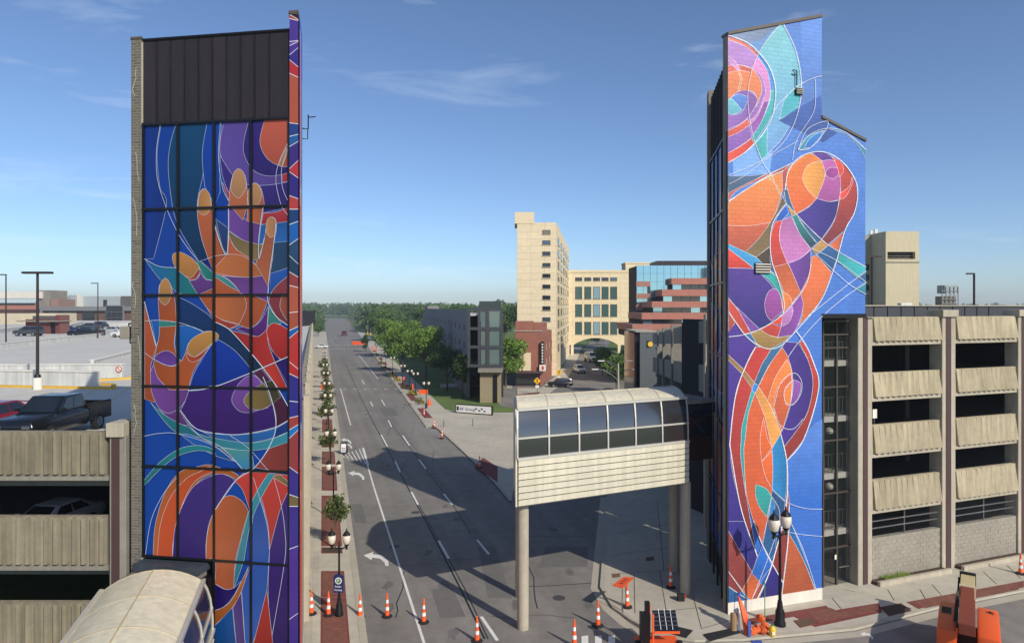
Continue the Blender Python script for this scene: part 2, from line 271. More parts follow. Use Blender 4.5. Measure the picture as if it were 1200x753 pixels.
# ================================================================ murals: painted shapes traced as thin layers of paint / film
K = 6.6611
TILE_R = {1:(840,10), 2:(840,110), 3:(840,210), 4:(840,310), 5:(840,400), 6:(840,500), 7:(840,610)}
TILE_L = {1:(165,135), 2:(165,240), 3:(165,345), 4:(165,450), 5:(165,545), 6:(180,640)}
MUR_R = """
92,140,218>52,112,206 v|1:0,0! 1300,0! 7:1300,760! 0,760!
132,150,182 v-|1:60,200! 470,115! 330,240! 200,272!
126,172,232 v-|1:200,270! 330,240! 470,120! 460,760! 2:400,620! 120,640! 1:60,215!
100,146,224 v-|1:620,100! 800,40! 2:800,10! 620,100! 1:640,500!
134,208,214>120,168,226 v|1:470,122! 400,200 300,350 250,470 222,640 2:225,80 250,270 330,510! 470,380 560,230 615,110 1:632,620 628,500 590,350 490,125!
66,180,190>90,186,206 v|1:620,590! 560,640 2:500,60! 470,200! 590,130 618,90! 1:636,640!
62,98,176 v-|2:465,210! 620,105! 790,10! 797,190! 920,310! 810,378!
84,150,220|1:60,215! 200,262 300,345 390,470 432,620 2:425,100 405,190 330,325 220,445 75,540!
72,182,186|1:402,640! 436,640! 2:432,30 405,180 275,390! 260,332! 330,220 390,70 1:398,690!
238,122,104|1:60,215! 180,258 300,345! 292,375! 190,290 75,245!
196,146,216>140,92,182 v|1:60,245! 190,290 292,375 370,490 398,640 2:390,60 330,210 260,335 180,400 75,465!
228,146,208|1:292,375! 370,490 398,640 2:385,60 340,200 260,335! 232,222! 300,150 345,40 1:360,640 320,520 250,470!
156,96,184|2:240,245! 300,175 350,60! 388,60! 335,210 262,333!
232,86,72|2:72,465! 170,410 260,345! 275,388! 200,460 72,540!
232,100,84|2:72,290! 160,245 225,195! 240,240! 160,300 72,337!
240,138,92|1:60,450! 150,440 250,470 320,560 330,640 2:320,20 290,105! 292,40 1:275,660 220,640 140,655 60,730!
226,110,92|1:60,450! 150,440 250,470! 250,502! 160,485 60,505!
222,158,220|1:60,368! 120,410 165,482! 135,475 60,395!
246,164,90|1:150,485! 180,550 158,640! 148,640 165,560!
148,104,186|1:60,730! 140,655 220,640 280,680 2:296,60 240,170 160,240 72,275!
92,138,216|1:60,722! 140,670 200,680 2:218,30 210,90 170,150 110,165 72,150!
116,196,214|2:72,50! 100,35! 150,90 180,130! 110,165 72,150!
76,182,188|2:335,330! 378,270! 376,400 384,470! 330,512! 275,390!
70,164,200|2:612,440! 650,370 720,315 820,285! 770,370 700,425!
58,130,214|2:665,425! 690,370 740,320 805,290! 770,370 710,420!
70,164,200|2:840,272! 930,285 1040,340 1165,450! 1165,520! 1090,400 1000,320 900,285!
76,104,136|2:75,640! 250,640 380,620! 130,753! 3:80,125!
194,92,82|2:575,538! 560,577! 380,650 150,753 3:80,180! 80,118! 2:120,753 350,640 490,580!
246,150,84>226,104,68 v|2:495,610! 505,690 3:500,80 440,280 330,450 215,568! 80,508! 80,180! 200,90 2:360,662!
204,100,74|3:80,362! 250,362 425,335! 330,460 215,568! 80,506!
190,84,72|2:495,610! 560,545! 530,620 515,720! 3:512,140! 500,80!
214,174,100|2:380,645! 412,615! 460,753 3:497,130! 460,60
60,106,150|2:514,740! 530,740! 3:545,100 600,265! 530,190! 514,100
242,136,66>232,104,60 v|2:515,753! 530,640 590,540 680,475 760,480 820,570 822,690 3:790,110 720,200 605,272! 560,160 530,40!
246,166,84|2:655,640 690,560 790,520! 825,590 815,720 3:762,150! 700,90 660,20
104,66,158|2:720,462! 790,450 880,490! 902,522! 800,522!
190,98,172|2:800,525! 860,515 905,525! 950,640 3:955,60 945,160! 860,175 765,150! 815,20 2:828,620
172,74,158|2:832,610 870,575 930,582 942,620 900,660 850,650
212,76,64>122,52,62 v|2:875,488! 980,550 1060,660 3:1085,100 1080,220 1000,392! 860,510! 810,470! 900,340 945,170 955,40 2:940,620 905,520!
244,82,66|2:875,490! 950,530 975,600 945,650! 930,590 905,525!
240,78,64|2:1045,650! 3:1050,30 1000,130 950,160! 950,112! 1020,60 2:1035,690
82,60,160>42,42,124 h|3:605,275! 700,220 765,150! 860,175 943,165! 910,310 805,470! 700,380
128,106,74|3:500,130! 525,185! 440,310 405,450 405,525! 300,608! 215,568! 330,450 440,280
76,66,54|3:402,530! 300,608! 440,745! 410,640!
44,104,206|3:530,195! 552,260! 500,320! 445,333! 480,260
206,162,86|3:540,205! 607,270! 575,292!
234,70,60>186,70,62 v|3:445,333! 500,320! 480,410 490,520 545,655! 435,685! 408,560 412,440
202,124,188|3:500,320! 570,290! 640,430 725,545! 640,620 545,655! 490,520 482,410
44,150,148>36,56,88 v|3:575,290! 608,275! 660,360 770,500! 725,540! 640,430
62,106,150|3:625,300! 810,470! 775,500! 690,400
202,156,94|3:810,470! 866,515! 765,587! 730,548!
44,96,152|3:865,515! 950,570! 890,722! 770,595! 820,550!
62,184,190|3:950,575! 1175,690! 1175,718! 4:1090,98! 3:935,640!
46,104,156|4:1090,98! 1175,140! 1175,40!
50,142,166|4:1080,185! 1175,135! 1175,236!
216,108,72|3:985,410! 870,515! 945,562!
236,120,72|3:735,605! 765,590! 890,725! 4:830,240 720,390 630,480! 665,400 665,300 650,220! 710,80 725,0
216,108,66|3:435,685! 545,655! 600,753 4:650,215! 585,300! 560,240 495,205! 470,100
112,66,156|3:550,655! 640,620 725,550! 4:722,20 700,110 650,215! 600,100
66,160,216|3:80,505! 200,560 300,610! 440,740 4:420,50! 350,95! 3:280,690! 80,540!
234,74,62|3:80,540! 280,692! 80,692!
56,176,172|4:345,70! 410,50! 470,110 520,230 515,362! 490,250 430,150
88,60,152>42,42,122 v|3:80,692! 280,697! 4:350,85! 450,200 510,372! 440,450 330,500! 200,390 85,255!
162,80,162|4:370,300 400,210 455,190 490,240 513,360! 425,440! 385,390
246,140,70|4:500,205! 560,240 585,300! 515,377!
202,136,200|4:585,310! 590,400 550,460 500,482! 510,390!
242,80,60|4:510,395! 500,470! 430,452!
142,76,166|4:650,225! 670,320 640,450 600,530 560,560 475,570! 500,482! 560,450 592,370 580,310!
202,70,58|4:340,505! 430,455! 500,485! 475,567! 400,545
170,134,76|4:260,535! 340,505! 400,545 475,568! 570,550! 500,630 410,655 330,640!
96,142,222>44,112,206 v-|6:560,262! 690,60 5:770,640! 836,600! 6:842,637! 700,630 575,588!
70,48,142>54,44,134 v-|6:80,-60! 108,100 130,350 230,753 7:332,272! 290,392! 80,40! 6:80,600!
80,54,150>58,42,136 v-|4:85,510! 150,460! 215,545! 310,642! 245,753 5:150,400 110,740 6:105,100 7:80,100! 80,0!
208,76,64|4:85,262! 180,380 260,530! 215,540! 150,460! 90,380!
184,78,64|4:88,380! 140,455! 88,525!
132,80,170|4:150,330! 330,500! 265,527! 200,420
50,110,162|4:215,545! 260,535! 332,645! 270,600
210,64,58>120,52,52 v|4:305,640! 420,655! 5:300,350 230,560 200,753 6:195,200 240,530 7:330,272! 230,0 6:130,350 110,100 5:130,520 200,240!
60,112,154|4:430,652! 545,587! 5:510,42! 400,200 330,342! 295,320! 350,180!
228,104,58>214,96,56 v|5:510,45! 560,130 595,280 575,500 505,720! 6:440,165! 445,300 445,480 410,720! 7:370,170! 300,0 6:240,500 218,200 5:225,753 250,560 300,405! 330,345! 420,170
248,138,68|5:550,135! 590,260 575,500 500,720! 455,560 400,460! 460,280
222,104,62|5:450,500 480,360 580,245! 590,300! 530,380 540,480 575,500! 520,690! 470,600
246,168,86|5:303,400! 330,350! 400,460 460,580 510,720! 6:440,167! 400,0 5:375,570
244,112,54|5:402,753! 6:440,160! 360,267! 345,100 5:370,590!
244,112,54|6:360,272! 440,180! 448,330 445,480! 390,380
60,140,230|5:295,320! 327,350! 300,405! 275,372!
52,166,166|5:275,375! 300,402! 250,560 228,753 6:218,200 237,535! 195,250 195,100 5:205,640
166,126,74|5:85,100! 210,215! 295,320! 275,362! 200,255! 85,140!
70,46,140|5:510,45! 535,0! 635,10! 720,160 755,330 720,540 600,753 6:535,155! 505,50! 5:520,692! 580,500 595,280 560,130
148,86,172|5:600,295! 660,330 640,440 580,502! 598,380
216,68,56>136,52,48 v|5:640,0! 672,0! 760,160 800,340 770,530 690,753 6:555,262! 535,155! 650,0 5:720,540 755,330 720,160
40,136,198|6:505,55! 545,200 560,400 548,582! 445,490! 448,330 440,165!
38,92,144|6:445,490! 548,582! 540,700! 480,753! 7:480,240! 440,300! 375,182! 6:410,720
52,168,162|6:315,445! 400,480 440,542! 405,700! 340,610 312,520
50,140,210|6:440,545! 470,610! 440,740! 415,740!
152,60,54|6:570,490! 582,600 7:580,60 540,462! 480,390! 455,342! 480,240 6:550,700
192,96,58|7:585,92! 700,300 800,540! 530,590! 560,340
38,118,186|7:590,0! 640,110 750,370 812,545! 800,535! 700,300 585,97!
52,46,134|7:80,40! 80,0! 225,0! 332,272! 290,392!
152,64,58|7:80,40! 290,392! 215,532! 80,360!
142,58,54|7:80,360! 215,532! 190,567! 80,490!
42,112,206|7:367,195! 452,342! 347,482! 290,402!
218,106,58|7:290,402! 357,475! 285,620! 215,532!
172,80,58|7:360,480! 382,520! 330,630! 280,630!
46,40,128|7:455,345! 540,472! 530,600! 340,625!
40,96,152|7:190,567! 215,532! 285,625! 80,760! 80,500!
"""
LIN_R = """
1.1|1:60,210 200,262 300,345 390,470 432,620 2:425,100 405,190 330,325 220,445 75,540
.8|1:785,528 700,555 590,620 460,745 2:420,140
.6|1:735,550 740,700 2:720,160 600,360 570,520
.8|1:490,128 590,350 632,620 2:590,200 480,400 300,540 72,640
.6|2:610,370 400,490 200,640 72,710
.6|1:470,125 300,350 222,640 2:250,270 330,510 400,620
.7|2:612,440 680,280 830,215 820,290 700,425 612,440
.7|2:612,440 700,320 850,270 1000,310 1165,450
1.3|2:515,753 540,600 620,500 740,455 860,470 980,550 1070,680 3:1088,130 1060,270 990,400 4:910,20 800,290 620,510 500,630 400,655 310,620 215,545 88,370
1.1|2:570,540 380,640 3:75,175
1.1|2:500,600 360,662 3:200,90 75,182
1.2|3:530,190 430,330 405,480 420,640 4:480,150 520,300 512,380
1.0|4:725,0 690,150 600,290 500,395 350,495 210,545 85,562
.8|4:1175,45 1000,170 710,400
.8|4:1175,135 1000,250 800,420 640,600 555,720
.7|3:600,270 800,470 950,570 1175,690
.7|3:735,545 935,640 4:1175,145
.7|3:765,590 4:1020,145 1175,236
1.5|4:300,640 240,753 5:150,400 108,753 6:115,200 200,640 7:332,272
1.4|4:610,510 690,620 750,753 5:800,360 690,753 6:555,262
1.5|6:505,50 560,300 550,640 7:440,360 325,620
1.5|7:300,0 380,200 540,480
1.3|6:580,600 7:570,200 528,590
.7|6:440,480 560,580 700,630 850,637
.7|6:440,540 500,640 7:520,50 640,95 850,118
.8|7:590,0 700,230 808,540
.9|7:80,360 270,620
1.0|7:80,490 200,570 285,622
.7|7:480,100 400,330 285,620
.7|5:450,500 500,320 600,245 660,300 660,400 600,490 540,470 530,380 600,295
.7|5:450,520 500,650 600,680 680,600
"""
MUR_L = """
18,62,156>20,70,160 v|1:0,0! 1200,0! 6:1100,760! -200,760!
18,52,138|1:0,60! 160,70! 128,300 150,560 2:200,0 100,420! 0,420!
16,72,116>8,44,84 v|1:275,70! 230,230 215,420 250,720 2:310,200 455,442! 530,415! 470,250 440,0 1:490,440 480,300 520,50!
20,66,164|1:520,50! 480,300 500,560! 580,700! 620,600! 612,300 635,40!
94,72,154|1:655,30! 620,200 630,330 720,470 830,540 1000,545 1160,520! 1160,450! 1000,475 870,420 800,260 848,20!
52,36,118|1:848,20! 800,260 870,420 1000,475 1160,450! 1160,0!
196,92,70|1:975,10! 930,200 980,330 1080,395 1160,402! 1160,0!
178,132,84|1:1160,215! 1100,330 1078,395! 1105,397! 1160,255!
56,40,124|1:617,310! 720,470 830,540 1000,545 1160,518! 2:1160,20! 960,62! 800,0! 1:690,610! 640,480
184,50,60|1:1105,462! 1160,448! 1160,512! 1110,526!
172,44,58|1:636,520! 692,610! 687,665!
174,50,60|2:958,65! 1060,55 1160,15! 1160,128! 1060,150 940,152!
40,98,172|2:940,155! 1160,130! 1160,285! 920,307!
42,72,108|2:920,307! 1160,283! 1160,488! 1010,537! 1030,430!
36,84,170|2:1010,537! 1160,488! 1160,545! 1010,692!
134,56,64|2:1160,545! 1060,630 1010,702! 3:1000,60! 1060,170 1160,240!
108,66,150|2:690,0! 720,20! 830,120 940,152! 920,307! 800,275 690,202!
128,108,70|2:690,207! 800,275 920,307! 1040,307! 1030,432! 900,435 780,380 700,270
38,62,116|2:585,110! 690,187! 680,387! 640,330
16,52,112>22,44,72 v|3:275,10! 400,70 520,150! 590,220! 700,270 860,450! 960,572! 880,602! 740,440 610,352! 560,290 480,290 280,237!
18,54,156|3:610,352! 740,440 880,602! 620,707! 380,722! 420,610 500,470 565,380!
28,94,176|3:280,240! 400,250 500,292! 390,360 350,460 320,520! 290,480 265,380!
170,45,44|3:700,277! 830,310 920,325 985,270! 1000,390 1050,532! 960,572! 860,450
62,134,124|3:1000,92! 1060,170 1100,232! 1030,228 990,252!
176,46,44|3:985,290 1010,235 1060,225 1160,275! 1160,482! 1090,500 1020,420
154,76,58|3:1100,10! 1090,110 1160,225! 1160,10!
92,40,122|3:740,267! 800,250 860,262 940,200 1000,80! 985,272! 920,325 850,310
46,22,104|3:1010,420! 1090,507! 1160,482! 1160,715! 1050,530!
190,56,50|3:960,572! 1050,532! 1145,725! 1070,725!
78,32,64|3:880,612! 945,580! 1060,722! 4:1160,190! 1160,275! 1060,332! 1030,130 3:960,690!
182,90,54|2:530,420! 590,400 680,386! 690,240! 740,340 830,400 900,460! 1000,642! 3:990,60! 930,200 850,260 770,240 700,265 590,212! 460,20! 2:450,700! 560,640! 560,500
188,106,60|2:585,410! 700,385 800,400 900,470 960,550! 850,565 700,555 585,530!
112,66,144|2:640,550! 700,558 850,565 960,550! 1000,652! 3:1000,60! 2:870,700! 780,690! 720,610
62,138,142|2:585,540! 680,580 772,672! 700,640 585,562!
186,102,60|3:585,10! 810,10! 825,100 770,232! 650,200 585,180!
172,64,44|3:515,100! 620,190 770,236! 690,268! 585,215!
184,94,56|1:445,753 455,620 500,575 545,640 2:575,110 640,340 675,387! 560,512! 480,270 450,120
190,134,76|1:450,700 465,610 500,575 540,620 550,700 2:530,60 490,80 455,50
192,106,68|1:690,700! 700,560 730,450 770,420 815,470 835,600 2:835,0 800,122! 720,30! 690,0!
184,134,92|1:705,560 730,450 770,420 810,460 825,560 770,645 720,610
186,98,60|1:835,640 860,555 900,530 945,580 965,680 2:960,30 940,152! 830,127! 835,0
184,134,92|1:835,620 860,555 900,530 940,580 945,640 900,720 850,710
170,92,62|2:980,180 990,120 1020,95 1055,120 1060,200 1040,310 1020,480! 1000,642! 900,460! 960,300
184,130,84|2:980,180 990,120 1020,95 1055,125 1055,210 1020,255 985,220
30,98,170>28,116,104 h|2:35,425! 150,480 270,490! 380,580 450,702! 300,690 250,650! 160,590
98,56,130|2:380,590! 440,580 470,530! 510,580 570,590! 570,650! 450,702!
36,124,118|2:440,450! 470,440! 562,527! 567,587! 510,575 470,510!
18,34,120|2:470,440! 530,420! 567,517!
186,126,66|2:250,410 270,375 330,375 420,430 465,500 450,560 400,588! 330,540 270,480
172,70,44|2:345,552! 400,565 460,490! 465,530 430,580 390,587!
178,80,48|3:35,55! 125,402! 100,490! 80,600 4:112,142! 35,115!
28,92,172|3:85,200! 150,205! 150,320 125,400!
178,86,46|2:145,700! 150,630 195,572 235,620 260,700! 3:270,40 280,220 265,380 290,490! 320,522! 350,460 390,360 500,290 570,290 610,320! 560,380 480,490 410,610 375,750! 230,742! 140,650 105,540 130,400! 150,280 140,40
180,128,74|2:145,700! 155,620 195,572 235,620 245,700! 3:220,60 185,80 150,40
186,130,70|3:370,440 390,360 480,300 570,288 612,320 590,360! 500,430 420,485
168,66,40|3:360,450! 420,485 500,440 560,377! 480,490 410,525 370,500
52,132,122|3:148,205! 278,215! 278,245! 148,252!
102,60,146|3:110,500 150,455 210,438 270,470 300,537! 240,555 170,540
112,66,144|3:80,600! 105,540! 140,650 230,742! 4:380,42! 350,130 290,200 220,225 150,190 90,60
62,30,114|4:380,45! 540,25! 3:620,707! 880,607! 4:1000,60 1055,220 1060,332! 880,375 700,390 450,350 370,290! 315,202! 350,130
118,72,156|3:870,622! 800,660 4:740,40 715,130 770,205 850,220 920,200! 1000,180! 3:940,680
124,104,64|3:910,717! 4:830,80 810,140 860,190 950,195 1030,152! 3:965,690!
66,60,44|3:965,690! 1030,667! 1060,722! 4:1095,97! 1030,152!
98,56,122|4:150,192! 220,225 300,192! 380,322! 250,290
34,114,130|4:80,140! 180,230 300,300 380,332! 470,412! 300,380 200,300
26,88,170|4:310,385! 400,395 580,470! 740,600! 600,560 430,475
44,102,176|4:460,357! 600,385 860,385 1060,342! 1160,283! 1160,370! 1040,415 850,455 650,440
54,134,154|4:370,302! 450,380 590,420 850,455 1040,420 1160,368! 1160,450! 1010,497 850,515 700,500 580,470 450,390
28,58,128|4:1060,342! 1160,283! 1160,366! 1040,418!
78,146,142>60,130,180 v|4:620,490! 720,505 870,517! 890,642! 800,662! 720,570
138,60,58|4:1010,497! 1160,448! 1160,690! 890,647! 950,580!
34,120,130|4:35,740! 160,600 310,500 450,475 560,497! 590,542! 460,515 300,555 180,640 65,753! 5:30,155! 30,100!
184,98,50|5:100,700! 120,450 200,200 310,50 4:450,640 540,625 650,657! 5:760,70 830,200 862,302! 800,160 700,80 600,65 500,90 400,190 310,350 265,550 250,715!
196,82,46|5:135,700! 160,450 240,240 360,100 470,45! 4:540,640 5:570,45! 430,120 330,300 265,550 250,715!
62,42,118|5:255,715! 270,500 330,310 430,150 600,65 700,85 742,122! 590,337! 540,440 515,600 515,735!
188,60,54|5:740,122! 800,60! 860,50! 1000,50! 1160,75! 1160,190! 1090,350 1010,652! 990,450 940,250 880,382! 850,330 800,190
178,92,56|5:515,735! 520,560 560,400 640,260 720,232 800,280 845,352! 790,550 745,740 6:630,322! 570,330 485,285! 485,100
52,88,168|5:940,257! 995,450 1010,652! 6:890,332! 790,720 720,760! 690,302! 760,130 5:880,400
58,134,148|5:1000,60! 1055,60! 940,260 860,460 810,740! 6:640,302! 630,322! 5:750,740 845,370 900,220
130,110,70|5:1060,70! 1100,72! 1160,130! 1160,165! 1045,95!
58,36,110|5:1160,190! 1090,350 1010,652! 6:900,400 935,760! 1075,760! 5:1165,400!
170,50,44|6:890,332! 910,520 937,760! 780,760! 800,690
36,20,104|6:485,288! 570,330 630,320! 690,262! 630,380 560,460 485,492!
174,98,44|6:485,497! 600,430 690,272! 745,152! 700,320 620,470 485,607!
20,78,150|6:485,612! 620,472! 650,760! 485,760!
84,62,130|6:625,472! 690,352! 720,760! 650,760!
"""
LIN_L = """
.7|1:160,70 128,300 150,560 2:290,210 455,442
.7|1:630,40 612,300 640,550 690,670
.7|1:1150,225 1080,380 1060,520 1100,700 2:1150,80
.7|1:1150,265 1105,420 1110,560 1150,665
1.3|3:590,215 700,275 860,450 960,572 1070,722 4:1160,180
1.3|3:375,747 4:480,40 3:620,705 880,602 1160,482
1.2|4:315,200 450,350 700,390 880,375 1060,332 1160,277
1.2|3:960,640 4:1030,130 1060,332 1000,500 890,650 5:740,122 590,337
.8|2:35,420 150,480 280,490
.7|4:35,402 160,380 300,385 560,470 740,600
.7|4:700,395 850,500 1000,670
.9|3:35,55 125,402
.7|3:40,208 150,200 330,225 500,292
.7|3:40,455 130,515 240,558 310,535
.7|2:530,420 590,400 700,385
1.0|2:570,120 620,280 676,390 690,200 690,0
.9|2:960,20 940,150 925,300 930,420 970,260
.9|2:1060,150 1040,330 1010,540 1000,660 3:1000,60 1060,170 1160,245
.7|5:1045,95 1100,300 1130,500 6:1030,100 930,690
.7|5:885,90 990,450 1010,650
.7|5:45,690 90,420 190,210 300,80
.7|4:370,300 480,410 640,490 800,660
"""
def parse_pts(s, tiles):
    out = []; t = None
    for tok in s.split():
        c = tok.endswith('!'); tok = tok.rstrip('!')
        if ':' in tok: a, tok = tok.split(':'); t = tiles[int(a)]
        x, y = map(float, tok.split(',')); out.append((t[0]+x/K, t[1]+y/K, c))
    return out
def catmull(pts, closed, n=6):
    N = len(pts); out = []
    for i in range(N if closed else N-1):
        a, b = pts[i], pts[(i+1) % N]
        p = pts[(i-1) % N] if (closed or i > 0) and not a[2] else a
        q = pts[(i+2) % N] if (closed or i+2 < N) and not b[2] else b
        straight = a[2] and b[2]
        for k in range(1 if straight else n):
            t = k/n
            f = lambda j: .5*(2*a[j] + (b[j]-p[j])*t + (2*p[j]-5*a[j]+4*b[j]-q[j])*t*t + (3*a[j]-p[j]-3*b[j]+q[j])*t**3)
            out.append((f(0), f(1)))
    if not closed: out.append(pts[-1][:2])
    return out
def ribbon(pl, w, closed=False):
    N = len(pl); L_, R_ = [], []
    for i in range(N):
        a = pl[(i-1) % N] if closed or i > 0 else pl[i]; b = pl[(i+1) % N] if closed or i+1 < N else pl[i]
        dx, dy = b[0]-a[0], b[1]-a[1]; l = math.hypot(dx, dy) or 1
        nx, ny = -dy/l*w/2, dx/l*w/2; L_.append((pl[i][0]+nx, pl[i][1]+ny)); R_.append((pl[i][0]-nx, pl[i][1]-ny))
    tr = []
    for i in range(N if closed else N-1):
        j = (i+1) % N; tr += [(L_[i], L_[j], R_[j]), (L_[i], R_[j], R_[i])]
    return tr
def mural_tris(spec, lines, tiles, fmap, outline=.34, white=(228,230,236), linew=.8, tone=1.0):
    """-> [(layer, ((u,z),..3), (col,..3))] in wall coordinates, painter's order"""
    out = []; lay = 0; wl = srgb(white)
    for ln in spec.strip().splitlines():
        cs, ps = ln.split('|'); pts = catmull(parse_pts(ps, tiles), True)
        cs, _, d = cs.partition(' '); cc = [srgb(tuple(tone*float(x) for x in c.split(','))) for c in cs.split('>')]
        if len(cc) == 1: cc = [tuple(1.14*x for x in cc[0]), tuple(.78*x for x in cc[0])]; d += 'h' if (lay % 3 == 1) else ('u' if lay % 3 == 2 else 'v'); cc = cc[::-1] if lay % 5 == 2 else cc; d = d.replace('v-h', 'h-').replace('u', 'v')
        ax = 1 if d[:1] != 'h' else 0; lo = min(p[ax] for p in pts); hi = max(p[ax] for p in pts)
        if lay == 0: lo, hi = 150, 600
        def colr(p):
            t = min(1, max(0, (p[ax]-lo)/(hi-lo or 1))); return tuple(a+(b-a)*t for a, b in zip(*cc))
        P = [V((x, y, 0)) for x, y in pts]
        for t in tessellate_polygon([P]): out.append((lay, tuple(fmap(*pts[i]) for i in t), tuple(colr(pts[i]) for i in t)))
        if lay > 0 and '-' not in d:
            for t in ribbon(pts, outline, True): out.append((lay+.5, tuple(fmap(*p) for p in t), (wl,)*3))
        lay += 1
    for ln in lines.strip().splitlines():
        w, ps = ln.split('|')
        for t in ribbon(catmull(parse_pts(ps, tiles), False, 8), float(w)*linew): out.append((lay, tuple(fmap(*p) for p in t), (wl,)*3))
        lay += 1
    return out
def clip_poly(poly, cols, planes):
    """convex clip of a polygon with colours against half planes (a,b,c): a*u+b*z+c >= 0"""
    for a, b, c in planes:
        np_, nc = [], []; N = len(poly)
        for i in range(N):
            p, q = poly[i], poly[(i+1) % N]; dp = a*p[0]+b*p[1]+c; dq = a*q[0]+b*q[1]+c
            if dp >= 0: np_.append(p); nc.append(cols[i])
            if (dp > 0 > dq) or (dp < 0 < dq):
                t = dp/(dp-dq); np_.append((p[0]+(q[0]-p[0])*t, p[1]+(q[1]-p[1])*t)); c2 = cols[(i+1) % N]
                nc.append(tuple(x+(y-x)*t for x, y in zip(cols[i], c2)))
        poly, cols = np_, nc
        if len(poly) < 3: return [], []
    return poly, cols
def rect_planes(u0, u1, z0, z1): return [(1,0,-u0), (-1,0,u1), (0,1,-z0), (0,-1,z1)]
def paint(mb, wall, tris, planes, d0, step=.0007):
    for lay, pts, cols in tris:
        p, c = clip_poly(list(pts), list(cols), planes)
        if len(p) >= 3:
            # same winding for every face (outward)
            ar = sum(p[i][0]*p[(i+1) % len(p)][1]-p[(i+1) % len(p)][0]*p[i][1] for i in range(len(p)))
            if abs(ar) < 1e-7: continue
            q = [wall.pt(u, z, d0+lay*step) for u, z in p]
            mb.col = c; mb.face(q, p)
    mb.col = None
# ================================================================ shared materials
m_black = mat('black_metal', (24,22,24), .45, .1, 4, metal=.3)
m_mull = mat('mullion_black', (16,16,18), .4, .05, 5)
m_brown = mat('brown_metal_panel', (52,44,46), .5, .1, 2, metal=.2, streak=.2, ov=.1)
m_conc = mat('concrete', (178,168,148), .9, .12, 2.5, bump=.3, streak=.12)
m_concd = mat('concrete_grey', (140,134,122), .9, .14, 2.5, bump=.3, streak=.15)
m_rib = mat('ribbed_concrete', (186,172,142), .9, .12, 3, bump=.4, streak=.26, ov=.06)
m_ribL = mat('ribbed_concrete_old', (150,140,118), .9, .14, 3, bump=.4, streak=.32, ov=.06)
m_maroon = mat('maroon_metal', (78,56,54), .6, .1, 3, streak=.1)
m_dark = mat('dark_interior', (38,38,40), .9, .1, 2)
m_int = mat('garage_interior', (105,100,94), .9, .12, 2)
m_white = mat('white_paint', (226,220,206), .7, .06, 3, streak=.1)
m_capd = mat('roof_cap', (92,80,70), .6, .1, 4)
m_steel = mat('steel', (150,150,148), .35, .08, 5, metal=.8)
m_gravel = mat('roof_gravel', (120,116,108), .95, .15, 6, bump=.3)
m_paintwall = brickmat('painted_block', (255,255,255), (244,244,244), (222,222,222), .42, .21, .012, .62, vcol=True, mfac=1.0, bump=.35)
m_film = vcolmat('printed_film', rough=.3, spec=.35, var=.06)
m_greybrick = brickmat('weathered_brick', (116,108,96), (92,86,78), (140,132,118), .3, .1, .012)
m_lightbrick = brickmat('block_wall', (150,144,132), (132,126,116), (112,106,96), .42, .2, .014)
def dark_glass(name, c=(30,34,38), rough=.06, alpha=1.0):
    return mat(name, c, rough, 0, spec=.9, alpha=alpha)
m_glass = dark_glass('dark_glass')
m_clear = mat('tinted_glass', (46,52,54), .03, 0, spec=.6, alpha=.22)
m_sky_glass = mat('mirror_glass', (150,190,205), .05, 0, metal=.85)

# ================================================================ left tower: glass front with the film mural
DQ = 23.3; DP = DQ*1.038
WL = Wall(((170-CX)/F*DP, DP), ((338-CX)/F*DQ, DQ))
SLOPE = -.29                                                     # street direction dx/dy
sdir = V((SLOPE, 1, 0)).normalized()
zL = lambda y: H-(y-HY)/F*DQ
uL = WL.hu
TL = thing('mural_tower', 'tall glass fronted stair tower with a film mural of two open hands', 'tower', WL.pt(WL.L/2, 0, -2))
cols_px = [169, 209.7, 252, 295.4, 340]; rows_z = [zL(y) for y in (138.6, 241, 345, 455, 552, 661)]+[.25]
uc = [uL(x) for x in cols_px]
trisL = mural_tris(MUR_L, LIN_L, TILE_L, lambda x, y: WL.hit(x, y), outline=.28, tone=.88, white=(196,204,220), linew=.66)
for r in range(6):
    for c in range(4):
        if r == 5 and c < 2: continue
        mb = MB(); mb.col = srgb((20,50,110)); WL.box(mb, uc[c], uc[c+1], rows_z[r+1], rows_z[r], -.05, 0)
        mb.uv = [None]*len(mb.f)
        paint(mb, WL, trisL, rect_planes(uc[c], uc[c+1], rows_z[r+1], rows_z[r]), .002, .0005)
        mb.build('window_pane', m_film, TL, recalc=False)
for i, u in enumerate(uc):
    mb = MB(); WL.box(mb, u-.032, u+.032, .2 if i > 1 else rows_z[5], rows_z[0]+.06, -.12, .085); mb.build('mullion', m_mull, TL)
for i, z in enumerate(rows_z[:6]):
    mb = MB(); WL.box(mb, uc[0]-.05, uc[4]+.05, z-.035, z+.035, -.12, .080); mb.build('transom', m_mull, TL)
zt = zL(36.5)
seams = [167.5, 184, 200.2, 216.4, 233, 249.2, 265.8, 282.4, 298.9, 315.8, 340]
for a, b in zip(seams[:-1], seams[1:]):
    mb = MB(); ua, ub = uL(a), uL(b); WL.box(mb, ua+.012, ub-.012, rows_z[0]+.06, zt, -.06, .0); WL.box(mb, ub-.03, ub-.012, rows_z[0]+.06, zt-.05, 0, .035)
    mb.build('metal_panel', m_brown, TL)
mb = MB(); WL.box(mb, uL(167.5), uL(340), zt, zt+.07, -.3, .05); mb.build('coping', m_black, TL)
